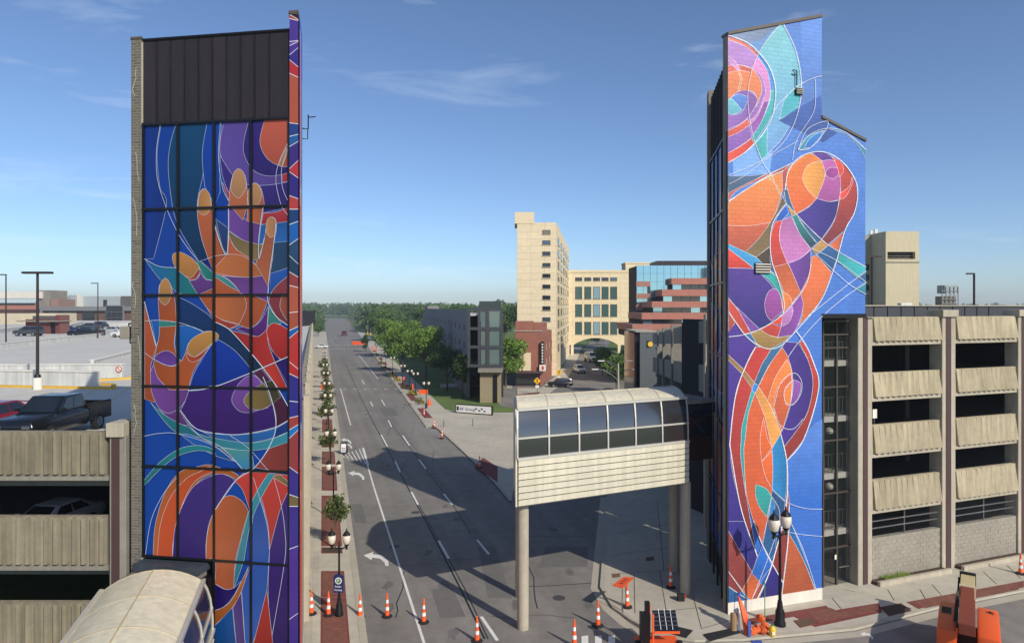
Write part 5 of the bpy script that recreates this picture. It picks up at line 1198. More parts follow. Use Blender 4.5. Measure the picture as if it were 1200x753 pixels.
for y in (313, 325, 337): window(w3, ph, w3.hu(1015), w3.hu(1018.5), zD(y+3.4,104), zD(y-3.4,104), d=.0)
mb = MB(); p = U(1028, 276, 104); mb.box(p.x-.5, p.x-.2, 105, 105.3, p.z, p.z+.9); mb.box(p.x+.2, p.x+.6, 105, 105.3, p.z, p.z+1.1); mb.build('roof_vent', m_white, ph)
ct = thing('cooling_tower', 'small grey steel cooling tower frame on a roof beyond the garage', 'cooling tower', U(1113, 358, 110))
w = fwall(1103.5, 1122.5, 110); mb = MB(); w.box(mb, .2, w.L-.2, zD(360,110), zD(347,110), -2, -.1); mb.build('louvre_body', m_concd, ct)
mb = MB(); w.box(mb, .5, w.L, zD(343.5,110), zD(334,110), -2, 0); mb.build('fan_deck', mat('galvanised', (150,160,162), .5, .1, metal=.4), ct)
for k in range(5):
    mb = MB(); u = w.L*k/4; mb.tube([w.pt(u, zD(361,110), .05), w.pt(u, zD(336,110), .05)], .07, 5); mb.build('frame_post', m_steel, ct)
for y in (341, 346, 351, 356): mb = MB(); w.box(mb, 0, w.L, zD(y,110), zD(y,110)+.1, 0, .12); mb.build('frame_rail', m_steel, ct)
mb = MB(); p = U(1064, 358, 90); mb.box(p.x-.9, p.x+.6, 90, 91, H-1, p.z+.35); tag(mb.build('roof_unit', m_white, bevel=.1), 'small white rooftop unit behind the dark parapet screen', 'roof unit')
# --- grey garage and glass stair beyond the avenue
gg = thing('grey_garage', 'long grey concrete parking garage with rows of small square openings', 'garage', (-20, 170, 0))
w = Wall(((548-CX)/F*113, 113), ((501-CX)/F*235, 235)); m_gg = mat('grey_precast', (128,126,126), .9, .07, .6, streak=.08)
rowsz = [(2.0,3.0), (5.0,6.0), (8.0,9.0), (11.0,12.0)]; zz_ = [0]+[v for r in rowsz for v in r]+[14.6]
for k in range(5): mb = MB(); w.box(mb, 0, w.L, zz_[2*k], zz_[2*k+1], -.35, 0); mb.build('wall_band', m_gg, gg)
for (a, b) in rowsz:
    for k in range(16):
        mb = MB(); u = k*w.L/15-1.9; w.box(mb, max(0,u), min(w.L,u+w.L/15-1.7), a, b, -.33, -.01); mb.build('wall_pier', m_gg, gg)
mb = MB(); w.box(mb, 0, w.L, 0, 14, -6, -4); mb.build('inner_wall', m_dark, gg)
mb = MB(); w.box(mb, 0, w.L, 13.6, 13.9, -6, -.36); mb.build('roof_deck', m_deck, gg)
we = Wall(((501-CX)/F*235, 235), ((490-CX)/F*262, 262))
for k in range(4): mb = MB(); we.box(mb, we.L*k/4, we.L*(k+1)/4, 0, 15.5-k*2.6, -4, 0); mb.build('stepped_end', m_gg, gg)
gs = thing('glass_stair_tower', 'dark framed glass stair tower at the end of the grey garage', 'stair tower', (-4, 108, 0))
w = fwall(548, 587, 109); m_fr = mat('charcoal_frame', (62,64,68), .5, .06)
for x in (548, 560, 570, 586.5): mb = MB(); u = w.hu(x); w.box(mb, u, u+.4, zD(430,109), zD(361,109), -.5, .15); mb.build('frame_post', m_fr, gs)
for y in (363.5, 386.5, 408, 430): mb = MB(); w.box(mb, 0, w.L, zD(y,109), zD(y,109)+.45, -.45, .14); mb.build('frame_beam', m_fr, gs)
for (xa, xb) in ((560.5,570), (570.5,586.5)):
    for (ya, yb) in ((363.5,386.5), (386.5,408), (408,430)):
        mb = MB(); w.box(mb, w.hu(xa)+.4, w.hu(xb), zD(yb,109)+.46, zD(ya,109)-.02, -.2, -.1); mb.build('window_pane', mat('green_glass', (110,130,124), .06, 0, spec=.9, metal=.3), gs)
mb = MB(); w.box(mb, w.hu(562), w.L, zD(429,109), zD(363,109), -6, -3); mb.build('stair_core', m_gg, gs)
mb = MB(); w.box(mb, w.hu(563), w.L, 0, zD(432,109), -7, 1.5); mb.build('podium', mat('podium_wall', (150,136,108), .8, .1, 1), gs)
mb = MB(); w.box(mb, w.hu(561), w.L+.3, zD(434.5,109), zD(430,109)-.1, -7, 2.5); mb.build('canopy', m_concd, gs)
mb = MB(); w.box(mb, w.hu(578), w.hu(583), 0, zD(438,109), 1.5, 1.6); mb.build('door', m_black, gs)
mb = MB(); w.box(mb, w.hu(560), w.L, zD(361,109), zD(352.5,109), -8, -4); mb.build('roof_screen', mat('dark_green_screen', (60,70,68), .4, .06), gs)
# --- buildings beyond the left parking deck
def block(name, label, px0, px1, py0, D_, depth, m, extra=None, uv=False):
    t = thing(name, label, 'building', ((px0+px1)/2*0+((px0+px1)/2-CX)/F*D_, D_, 0)); w = fwall(px0, px1, D_); mb = MB()
    if uv: uvbox(mb, w, 0, w.L, 0, zD(py0,D_), depth)
    else: w.box(mb, 0, w.L, 0, zD(py0,D_), -depth, 0)
    mb.build('wall', m, t, recalc=not uv); return t, w
t, w = block('glass_front_building', 'low brown brick building with dark glass bays and grey fascia behind the deck', 50, 205, 364, 290, 20, mat('brown_brick', (112,84,72), .85, .1, .5))
mb = MB(); w.box(mb, -1, w.L, zD(364,290), zD(359,290), -20, 1.2); mb.build('fascia', mat('grey_fascia', (124,124,124), .6, .05), t)
for xa, xb in ((57,68), (76,89.5), (97,111), (114,114.5)): mb = MB(); w.box(mb, w.hu(xa), w.hu(xb), .2, zD(364.5,290), .05, .25); mb.build('window', mat('green_black_glass', (30,44,44), .1, 0, spec=.8), t)
for i in range(3):
    for j in range(3): mb = MB(); w.box(mb, w.hu(127+i*6.4), w.hu(132.8+i*6.4), zD(364.6+j*7,290), zD(358.4+j*7,290), 1.3, 1.5); mb.build('window', mat('navy_glass', (24,30,40), .08, 0, spec=.9), t)
mb = MB(); w.box(mb, w.hu(126), w.hu(146.8), 0, zD(357.5,290), .3, 1.28); mb.build('window_bay', mat('grey_fascia', (124,124,124), .6, .05), t)
t, w = block('long_white_block', 'pale grey metal clad block with white stair bay behind the brown building', 74, 205, 347, 330, 24, mat('grey_cladding', (168,176,178), .6, .05, .3))
mb = MB(); w.box(mb, w.hu(82), w.hu(92), 0, zD(345.5,330), 0, 1); mb.build('plant_room', mat('grey_cladding', (168,176,178), .6, .05, .3), t)
mb = MB(); w.box(mb, w.hu(92), w.hu(97), 0, zD(345,330), 0, 1.4); mb.build('stair_bay', m_white, t)
mb = MB(); w.box(mb, w.hu(121.5), w.hu(125.5), zD(359,330), zD(351,330), 0, .3); mb.build('window', m_winD, t)
mb = MB(); w.box(mb, w.hu(143), w.L, 0, zD(346.8,330), .1, 1.0); mb.build('dark_wing', mat('dark_cladding', (96,92,86), .7, .06), t)
t, w = block('pink_brick_block', 'long pink brick block with a strip window and white upper storey', -40, 41, 355, 310, 20, m_band, uv=True)
mb = MB(); w.box(mb, 0, w.L, zD(357,310), zD(354.8,310), .02, .3); mb.build('strip_window', m_winD, t)
mb = MB(); w.box(mb, 0, w.hu(47), zD(349.5,310), zD(341.5,310), -14, -1); mb.build('upper_storey', m_white, t)
mb = MB(); w.box(mb, w.hu(40), w.hu(55.5), 0, zD(339.8,310), -14, -2); mb.build('stair_head', m_concd, t); mb = MB(); w.box(mb, w.hu(55), w.hu(65), 0, zD(350.5,310), -14, -2); mb.build('brick_wing', m_redbrick, t)
t, w = block('tan_garage_wall', 'tan concrete parapet of a neighbouring garage beyond the booth', -40, 66, 367, 215, 10, mat('tan_concrete', (196,184,156), .9, .08, .6, streak=.1))
mb = MB(); w.box(mb, 0, w.hu(26), zD(367,215), zD(362.5,215), -8, -1); mb.build('stair_head', m_maroon, t)
bo = thing('parking_booth', 'small dark red brick booth with flat canopy on the parking deck', 'booth', G(50, 391, DK))
D_ = G(50, 391, DK).y; w = fwall(30, 70, D_); mb = MB(); uvbox(mb, w, 0, w.hu(58.5), DK, zD(374,D_), 3); uvbox(mb, w, w.hu(65), w.L, DK, zD(369,D_), 3); mb.build('wall', brickmat('booth_brick', (110,52,50), (98,46,44), (120,80,74), .6, .2, .02), bo, recalc=False)
mb = MB(); w.box(mb, w.hu(37), w.hu(65.5), zD(376,D_), zD(370,D_), -3, -.3); mb.build('roof_box', mat('booth_grey', (86,84,82), .7, .1), bo)
mb = MB(); w.box(mb, w.hu(23.5), w.hu(72), zD(376.8,D_), zD(375.4,D_), -3, 1.0); mb.build('canopy', m_concd, bo)
mb = MB(); w.box(mb, w.hu(59), w.hu(64.5), DK, zD(377,D_), -2, -.2); mb.build('doorway', m_black, bo)
mb = MB(); w.box(mb, w.hu(42), w.hu(56), zD(378,D_), zD(376.2,D_), .02, .06); mb.build('sign_board', mat('sign_blue', (120,140,180), .6, .05), bo)

# ================================================================ trees
m_leaf = vcolmat('foliage', .7, .25, sss=True, var=.2, vscale=.8)
m_bark = mat('bark', (92,78,62), .95, .2, 3, bump=.5)
def crown(rg, lobes, n, size, c1, c2, flat=.0):
    mb = MB(); tot = sum(l[3]**2 for l in lobes)
    for (x, y, z, r) in lobes:
        for k in range(int(n*r*r/tot)):
            d = V((rg.gauss(0,1), rg.gauss(0,1), rg.gauss(0,1))).normalized(); rr = r*(rg.random()**.38)
            p = V((x, y, z))+V((d.x*rr, d.y*rr, d.z*rr*.8))
            a = V((rg.gauss(0,1), rg.gauss(0,1), rg.gauss(0,.6))).normalized(); b = a.orthogonal().normalized(); b = Matrix.Rotation(rg.uniform(0, 6.28), 3, a) @ b; c = a.cross(b)
            s = size*rg.uniform(.6, 1.3); t = rg.random(); mb.col = tuple(u+(v-u)*t for u, v in zip(srgb(c1), srgb(c2)))
            mb.face([p-b*s, p-c*s*.5, p+b*s, p+c*s*.55])
    return mb
def tree_proto(name, label, cat, h, rad, n, size, c1, c2, seed, trunk=.35, tr=.16, nl=11, vert=.75):
    rg = random.Random(seed); root = thing(name, label, cat, (0,0,0)); lobes = []
    cz = h*(trunk+(1-trunk)*.5); hz = h*(1-trunk)*.5
    for k in range(nl):
        a = rg.uniform(0, 6.28); q = rg.uniform(.2, .68)*rad; z = cz+rg.uniform(-.62, .62)*hz; q *= 1-.45*max(0, (z-cz)/hz)
        lobes.append((math.cos(a)*q, math.sin(a)*q, z, rg.uniform(.28, .46)*rad))
    lobes.append((0, 0, cz+.25*hz, rad*.5))
    mb = MB(); mb.tube([(0,0,0), (tr*.3,0,h*trunk*.5), (0,tr*.2,h*trunk), (0,0,cz+.3*hz)], [tr*1.25, tr, tr*.85, tr*.3], 7)
    for (x, y, z, r) in lobes[:7]: mb.tube([(0,0,h*trunk*rg.uniform(.8,1.2)), (x*.5,y*.5,(z+h*trunk)/2), (x,y,z)], [tr*.5, tr*.32, tr*.12], 5)
    mb.build('trunk', m_bark, root)
    crown(rg, lobes, n, size, c1, c2).build('crown', m_leaf, root, recalc=False)
    return root
LABT = 'mature green street tree standing on the lawn beside the avenue'
tA = tree_proto('tree', LABT, 'tree', 8.5, 4.6, 3000, .26, (84,116,44), (140,168,76), 1, trunk=.28)
tB = tree_proto('tree', LABT, 'tree', 7.5, 3.6, 2600, .24, (44,66,32), (84,110,54), 2, trunk=.3)
tC = tree_proto('tree', LABT, 'tree', 6.5, 1.9, 1500, .22, (40,70,34), (84,116,54), 3, trunk=.1)
tD = tree_proto('tree', LABT, 'tree', 12, 6.5, 2200, .5, (66,96,46), (124,150,78), 4, trunk=.25)
tE = tree_proto('tree', LABT, 'tree', 13, 6.0, 2200, .5, (56,84,44), (106,134,72), 5, trunk=.22)
P_ = place
P_(tA, G(499, 444), .4, 1.35, 'bright green spreading tree on the lawn beside the avenue lamps')
P_(tB, G(524, 458), 1.2, 1.1, 'dark leafed tree between the bright green tree and the grey garage')
P_(tB, G(542, 466), 2.3, 1.05, 'dark leafed tree directly behind the long white lettered sign')
P_(tB, G(558, 463), 4.0, .85, 'dark leafed tree in front of the glass stair tower')
P_(tA, G(472, 436), 2.6, 1.3, 'bright green tree beside the row of twin globe lamps')
P_(tA, G(455, 418), 4.4, 1.4, 'light green round tree behind the traffic signal poles')
P_(tA, V((-1.2,128,0)), 5.0, 1.15, 'green tree between the glass stair tower and the brick corner building')
P_(tC, G(428.5, 412), 0, 1.0, 'narrow upright tree at the avenue kerb by the crossing')
P_(tA, G(484, 421), 1.4, 1.35, 'green tree in front of the stepped end of the grey garage')
P_(tD, G(722, 461), .3, .58, 'leafy green tree by the street lamp mast behind the skywalk')
P_(tD, G(738, 449), 2.3, .55, 'green tree against the brick terraces behind the skywalk')
P_(tE, G(706, 440), 3.3, .5, 'smaller green tree beside the street beneath the bridge building')
rg = random.Random(21)
for k in range(9): P_([tD, tE][k % 2], (((674+k*6)-CX)/F*(265+rg.uniform(-15, 60))*1.0, 262+rg.uniform(0, 70), 0), rg.uniform(0, 6), rg.uniform(.5, .7), 'tree lining the street seen through the arch of the bridge building', 'street trees beyond the arch')
for k in range(7): y = 376+k*3.0; d = 12000/(y-HY+8); P_([tD, tE][k % 2], (KL(d+60).x-4.2, d+60, 0), rg.uniform(0, 6), rg.uniform(.5, .7), 'round tree overhanging the far pavement beside the garage wall', 'trees along the far garage pavement')
for k in range(84):
    d = 225+200*rg.random(); x = KR(d).x+rg.uniform(7.5, 18+.17*d)
    if d < 300 and x > -48+.1*(d-240): continue
    P_([tD, tE][rg.randrange(2)], (x, d, 0), rg.uniform(0, 6), (lambda q: (q, q*rg.uniform(.8,1.2), q*rg.uniform(.75,1.3)))(rg.uniform(.8, 1.25)), 'park tree in the leafy belt beside the far avenue', 'park trees along the avenue')
# far woodland, one mass
mb = MB(); rg = random.Random(5)
for k in range(2000):
    if k < 350: d = rg.uniform(400, 540); px = (KR(d).x+rg.uniform(7, 85))/d*F+CX
    elif k < 1200: d = rg.uniform(520, 1150); px = rg.uniform(340, 520)
    else: d = rg.uniform(800, 1150); px = rg.uniform(-120, 1300)
    x = (px-CX)/F*d
    if KL(d).x-6 < x < KR(d).x+7 and d < 1000: continue
    hgt = rg.uniform(11, 17)+max(0, (d-700)/450*7); r = rg.uniform(5, 9); t0 = rg.random()
    for q in range(42):
        a = rg.uniform(0, 6.28); rr = r*rg.random()**.5; z = hgt*(.2+.8*rg.random()); rr *= (1-.6*(z/hgt)**3); s = rg.uniform(.9, 1.9)
        p = V((x+math.cos(a)*rr, d+math.sin(a)*rr, z)); n_ = V((rg.gauss(0,1), rg.gauss(0,1), rg.gauss(0,.5))).normalized(); b = n_.orthogonal().normalized(); c = n_.cross(b)
        t = .6*t0+.4*rg.random(); mb.col = tuple(u+(v-u)*t for u, v in zip(srgb((60,86,50)), srgb((112,138,80)))); mb.face([p-b*s, p-c*s*.7, p+b*s, p+c*s*.7])
o = mb.build('far_woodland', m_leaf, None, recalc=False, kind='stuff'); tag(o, 'far green woodland reaching to the horizon', 'woodland')

# ================================================================ air
mb = MB(); mb.box(-1400, 1400, -60, 1400, -1.5, 42); hz = mb.build('haze', mat('haze_air', (255,255,255), 1, 0), None, kind='stuff')
hm = hz.data.materials[0]; hn = hm.node_tree; hn.nodes.clear(); ho = hn.nodes.new('ShaderNodeOutputMaterial'); pv = hn.nodes.new('ShaderNodeVolumePrincipled')
pv.inputs['Color'].default_value = (.86,.92,1,1); pv.inputs['Density'].default_value = .00032; pv.inputs['Anisotropy'].default_value = .2
hn.links.new(pv.outputs[0], ho.inputs['Volume'])
tag(hz, 'thin pale summer haze lying over the whole town', 'haze')
# ================================================================ street lamps
m_iron = mat('cast_iron', (26,26,28), .5, .08, 5, metal=.4)
m_globe = mat('milk_glass', (226,214,196), .3, .04, 3, spec=.6)
m_or = mat('safety_orange', (236,92,34), .55, .08, 4)
m_orl = mat('lift_orange', (232,92,36), .35, .05, 2)
m_rub = mat('black_rubber', (30,30,31), .85, .12, 6)
m_refl = mat('reflective_white', (232,230,226), .4, .04)
def lamp_proto(label):
    r = thing('street_lamp', label, 'street lamp')
    MB().lathe([(.2,0), (.2,.12), (.17,.18), (.16,.5), (.11,.62), (.09,.8), (.07,.9)], (0,0,0), 12).build('lamp_base', m_iron, r, smooth=True)
    MB().lathe([(.06,.88), (.05,2.2), (.045,3.3), (.07,3.32), (.03,3.42), (.02,3.6)], (0,0,0), 10).build('post', m_iron, r, smooth=True)
    mb = MB(); mb.tube([(-.36,0,3.36), (-.2,0,3.24), (0,0,3.22), (.2,0,3.24), (.36,0,3.36)], .035, 6); mb.build('arm', m_iron, r)
    for s in (-1, 1):
        g = MB().lathe([(.06,3.42), (.15,3.5), (.2,3.7), (.19,3.86), (.12,3.96)], (.36*s,0,0), 12).build('globe', m_globe, r, smooth=True)
        MB().lathe([(.07,3.2), (.05,3.3), (.11,3.42), (.11,3.45)], (.36*s,0,0), 10).build('holder', m_iron, g)
        MB().lathe([(.19,3.88), (.16,3.95), (.08,4.05), (.03,4.1), (.015,4.22)], (.36*s,0,0), 10).build('cap', m_iron, g)
    return r
lp = lamp_proto('lamp')
LA = 'black twin globe street lamp on the brick strip along the garage side pavement'; GA = 'lamps along the garage side pavement'
LB = 'black twin globe street lamp in the planting strip beside the lawn'; GB = 'lamps beside the lawn'
place(lp, G(397.4, 720.5, .12), 0, 1, 'black twin globe street lamp carrying a blue parking sign')
for x, y in ((390.8,608), (387.5,556), (385.3,521), (384,497), (382.8,478), (381.8,462), (381,449), (380.4,438), (380,428)): place(lp, G(x, y, .12), 0, 1, LA, GA)
for x, y in ((499.5,478), (487,463), (480,459), (472,451), (460,438.5), (452,431.6), (446.7,424), (441,418)): place(lp, G(x, y, .1), 0, 1.0, LB, GB)
place(lp, G(914, 732, .12), math.radians(35), 1.3, 'tall black twin globe lamp post in front of the painted block wall')
# blue parking sign on the nearest lamp
p = G(397.4, 720.5, .12)+V((0,-.12,0)); sg3 = thing('parking_sign', 'blue public parking sign with green and white roundel on the lamp post', 'sign', p+V((0,0,1.3)))
mb = MB(); mb.prism([p+V(q) for q in ((-.24,0,1.15), (.24,0,1.15), (.24,0,1.95), (.12,0,2.03), (-.12,0,2.03), (-.24,0,1.95))], (0,.03,0)); mb.build('sign_plate', mat('parking_blue', (26,38,92), .5, .05), sg3)
mb = MB(); disc(mb, p+V((0,-.001,1.72)), V((0,-1,0)), .16, .01); rd = mb.build('roundel', m_refl, sg3)
mb = MB(); disc(mb, p+V((0,-.012,1.72)), V((0,-1,0)), .12, .006); mb.build('roundel_centre', mat('sign_green', (60,120,90), .5, .05), rd)
text_part('lettering', 'P', .2, m_refl, sg3, p+V((-.06,-.022,1.65)), V((1,0,0)), V((0,0,1)), V((0,-1,0)), .004)
text_part('lettering', 'Public', .13, m_refl, sg3, p+V((-.17,-.006,1.4)), V((1,0,0)), V((0,0,1)), V((0,-1,0)), .004); text_part('lettering', 'Parking', .12, m_refl, sg3, p+V((-.19,-.006,1.24)), V((1,0,0)), V((0,0,1)), V((0,-1,0)), .004)
# ================================================================ cones
def cone_proto():
    r = thing('traffic_cone', 'cone', 'traffic cone')
    MB().lathe([(.26,0), (.26,.05), (.2,.07), (.13,.1)], (0,0,0), 8).build('base', m_rub, r)
    MB().lathe([(.115,.08), (.045,1.02), (.03,1.07), (.045,1.1), (.02,1.16)], (0,0,0), 14).build('cone_body', m_or, r, smooth=True)
    for z0, z1 in ((.34,.5), (.68,.84)):
        f = lambda z: .115-(z-.08)/.94*.07+.004
        MB().lathe([(f(z0),z0), (f(z1),z1)], (0,0,0), 14).build('reflective_band', m_refl, r, smooth=True)
    return r
cp = cone_proto()
CA = 'orange and white traffic cone in the row closing the near avenue lane'; GC = 'cones across the avenue'
for x, y in ((422,723), (453.7,722), (496.6,729), (559,751)): place(cp, G(x, y), 0, 1, CA, GC)
place(cp, G(365,719,.12), 0, 1, 'orange and white cone on the pavement slabs close to the tower wall'); place(cp, G(385,720.5,.12), 0, 1, 'orange and white cone right beside the lamp with the blue sign')
for x, y in ((518,513), (509,501), (562,548), (497,487)): place(cp, G(x, y, .1), 0, 1, 'small orange cone along the kerb of the pale plaza', 'cones along the plaza kerb')
place(cp, G(735,711,.12), .3, 1, 'orange and white cone under the edge of the orange diamond sign'); place(cp, G(786,688,.12), .1, 1, 'orange and white cone beside the round skywalk column')
place(cp, G(700.7,733), .5, 1.05, 'orange and white cone at the kerb beside the crosswalk bars'); place(cp, G(673,757), .2, 1.05, 'orange and white cone out on the asphalt next to the crosswalk')
place(cp, G(1196,672,.12), 0, 1, 'orange and white cone in the shade before the garage block wall')
# barrels / orange boards far along the avenue
def barrel_proto():
    r = thing('work_barrel', 'barrel', 'barrel'); MB().lathe([(.32,0), (.3,.1), (.27,.12), (.22,.95), (.18,1.0)], (0,0,0), 12).build('barrel_body', m_or, r, smooth=True)
    for z in (.3, .65): MB().lathe([(.272-(z*.06),z), (.262-(z*.06)-.01,z+.15)], (0,0,0), 12).build('reflective_band', m_refl, r)
    return r
bp_ = barrel_proto()
for x, y in ((503,475), (483,456), (473,447), (440,411), (437,409), (382.5,470), (383,484), (381.5,456)): place(bp_, G(x, y, .1), 0, 1, 'orange striped work barrel along the avenue kerb', 'work barrels along the avenue')
def board(px, py, w_, h_, z0, label):
    p = G(px, py, .1); r = thing('road_work_sign', label, 'sign', p)
    mb = MB(); mb.box(p.x-w_/2, p.x+w_/2, p.y-.02, p.y+.02, z0, z0+h_); mb.build('sign_plate', m_or, r)
    for s in (-1, 1): mb = MB(); mb.tube([p+V((s*w_*.35,.05,0)), p+V((s*w_*.35,.05,z0+h_))], .03, 6); mb.build('leg', m_steel, r)
board(496, 467, 1.5, .7, .9, 'orange work board on legs beside the planting strip lamps'); board(381, 459, 1.5, .8, .6, 'orange work board across the brick strip by the garage wall')
board(420, 405, 5, 1.4, .5, 'long orange barrier board at the far crossing of the avenue')
# planting strip flowers
m_flw = vcolmat('flowers', .8, .2, var=.1)
def flower_bed(px, py, lx, c1, c2, label):
    rg = random.Random(int(px*7)); p = G(px, py, .1); mb = MB()
    for k in range(260):
        q = p+V((rg.uniform(-.6,.6), rg.uniform(-lx,lx), 0)); q.x += -.2535*(q.y-p.y); h_ = rg.uniform(.15,.5); c = q+V((0,0,h_)); s = .09; a = V((rg.gauss(0,1), rg.gauss(0,1), 1)).normalized(); b = a.orthogonal().normalized()*s; d = a.cross(b)
        mb.col = srgb(c1) if rg.random() < .45 else srgb(c2); mb.face([c-b, c-d, c+b, c+d])
    o = mb.build('flower_bed', m_flw, None, recalc=False); tag(o, label, 'flower bed', 'flower beds in the planting strip')
for i, (x, y) in enumerate(((492,472), (484,462), (476,455), (466,446), (459,441), (450,432), (446,426), (437,416))):
    flower_bed(x, y, 2.2, (216,180,50) if i % 2 else (150,110,50), (60,90,36), 'low bed of yellow flowers and foliage in the planting strip' if i % 2 else 'low bed of brownish green foliage in the planting strip')
# young trees on the brick strip
tY = tree_proto('young_tree', 'young', 'tree', 3.6, 1.15, 620, .12, (60,80,40), (120,132,76), 8, trunk=.42, tr=.045, nl=9)
for i, (x, y) in enumerate(((393,643), (386,545), (384,508), (383,488), (382,470), (381,455), (380.5,443))): place(tY, G(x, y, .12), i*1.3, [1,1,1.2,1.2,1.1,1.2,1.3][i], 'slender young tree planted in the brick strip beside the avenue', 'young trees on the brick strip')
# sandwich board
p = G(403, 531, .12); sbd = thing('sandwich_board', 'small dark framed sandwich board with white notice on the avenue kerb', 'sign', p)
for s in (1, -1): mb = MB(); mb.obox(p+V((-.33,-.3*s,0)), (.66,0,0), (0,.03,0), (0,.28*s,1.15)); mb.build('board', mat('board_dark', (40,46,66), .6, .05), sbd)
mb = MB(); mb.obox(p+V((-.25,-.28,.2)), (.5,0,0), (0,.01,0), (0,.2,.8)); mb.build('notice', m_refl, sbd)
for k in range(3): mb = MB(); mb.obox(p+V((-.2,-.262+.05*k*1.2,.32+.2*k)), (.4,0,0), (0,.005,0), (0,.02,.08)); mb.build('print_line', mat('board_dark', (40,46,66)), sbd)
# long white sign on the plaza
a, b = G(534.5, 483.5, .09), G(576, 486.5, .09); w = Wall(a[:2], b[:2]); hs = 1.25
af = thing('monument_sign', 'long low white monument sign with dark lettering on the plaza', 'sign', w.pt(w.L/2, .09))
mb = MB(); w.box(mb, -.08, w.L+.08, .09, hs+.1, -.35, -.02); mb.build('sign_frame', m_black, af)
mb = MB(); w.box(mb, .04, w.L-.06, .25, hs, -.02, .03); mb.build('sign_face', m_refl, af)
text_part('lettering', 'AF Group', .62, mat('navy_ink', (30,40,80), .5, 0), af, w.pt(.55, .52, .035), w.u, V((0,0,1)), w.n, .02)
mb = MB(); w.box(mb, .15, .45, .5, 1.05, .03, .05); mb.build('emblem', mat('parking_blue', (26,38,92)), af)
for k, (u, z) in enumerate(((3.2,.85), (3.7,.6), (4.1,.85), (4.5,.55))):
    if u+.35 < w.L: mb = MB(); w.poly(mb, [(u-.22,z), (u-.05,z-.1), (u+.22,z-.02), (u+.12,z+.12), (u-.1,z+.14)], .03, .045); mb.build('picture_mark', mat('ink_grey', (96,84,84), .6, .1), af)
for k, (x, y, h_) in enumerate(((554,499,1.0), (529,478,1.1), (520,500,.9))):
    p = G(x, y, .09); mb = MB(); mb.lathe([(.06,.09), (.06,h_), (.02,h_+.05)], (p.x, p.y, 0), 8); tag(mb.build('bollard', m_steel), ['grey metal bollard in front of the long white sign', 'pale bollard at the end of the long white sign', 'thin dark bollard on the open plaza'][k], 'bollard')
# ================================================================ parking lot lights
def lot_lamp(px, py, ptop, z, label, heads, arm=.9, base=True):
    p = G(px, py, z); hh = (py-ptop)*p.y/F; r = thing('parking_light', label, 'light pole', p)
    mb = MB(); mb.tube([p, p+V((0,0,hh))], [.10,.075], 8); mb.build('pole', mat('bronze', (58,46,44), .5, .05, metal=.3), r)
    if base: MB().lathe([(.26,0), (.26,.7), (.2,.75)], p, 12).build('concrete_base', m_white, r); MB().lathe([(.2,.75), (.16,.95)], p, 10).build('base_cover', m_black, r)
    for s in heads:
        mb = MB(); c = p+V((0,0,hh)); mb.obox(c+V((min(0, s*arm),-.2,-.04)), (arm,0,0), (0,.4,0), (0,0,.14)); mb.build('lamp_head', mat('bronze', (58,46,44)), r, bevel=.03)
lot_lamp(44, 456, 320, DK, 'bronze double headed light pole on the deck ramp wall', (-1, 1)); lot_lamp(7, 406, 322, DK, 'bronze single headed light pole by the long low deck wall', (-1,), 1.0, False)
lot_lamp(114.7, 396, 332, DK, 'slim single headed light pole beside the parked black pickup', (-1,), 1.1, False)
zd = 13.4
def rooflamp(px, ptop, D_, heads, label):
    p = V(((px-CX)/F*D_, D_, zd)); r = thing('parking_light', label, 'light pole', p); zt3 = zD(ptop, D_)
    mb = MB(); mb.tube([p, V((p.x, p.y, zt3))], .08, 8); mb.build('pole', mat('bronze', (58,46,44)), r)
    for s in heads: mb = MB(); mb.box(p.x+min(0,s*.55), p.x+max(0,s*.55), D_-.12, D_+.12, zt3-.06, zt3+.05); mb.build('lamp_head', mat('bronze', (58,46,44)), r)
rooflamp(1141.5, 320.5, 52, (-1,), 'single headed light pole standing behind the dark garage parapet'); rooflamp(1022, 300.5, 44, (-1, 1), 'double headed light pole beside the overhanging mural wall')
# mast with curved arms
p = G(724.5, 466); r = thing('street_mast', 'pale concrete street light mast with long curved double arms', 'street lamp', p); hh = zD(425, p.y)
mb = MB(); mb.tube([p, V((p.x, p.y, hh))], [.2,.13], 10); mb.build('mast', m_conc, r)
for zt4, dx_ in ((hh-.2, -2.4), (hh-1.6, -3.4)):
    mb = MB(); mb.tube([V((p.x, p.y, zt4-1.4)), V((p.x+dx_*.3, p.y, zt4-.4)), V((p.x+dx_*.7, p.y, zt4+.35)), V((p.x+dx_, p.y, zt4+.55))], .05, 6); mb.tube([V((p.x, p.y, zt4-.4)), V((p.x+dx_*.4, p.y, zt4+.25)), V((p.x+dx_*.8, p.y, zt4+.5))], .04, 6); mb.build('arm', m_steel, r)
    mb = MB(); mb.obox(V((p.x+dx_-1.0, p.y-.15, zt4+.46)), (1.1,0,0), (0,.3,0), (0,0,.16)); mb.build('lamp_head', m_refl, r, bevel=.04)
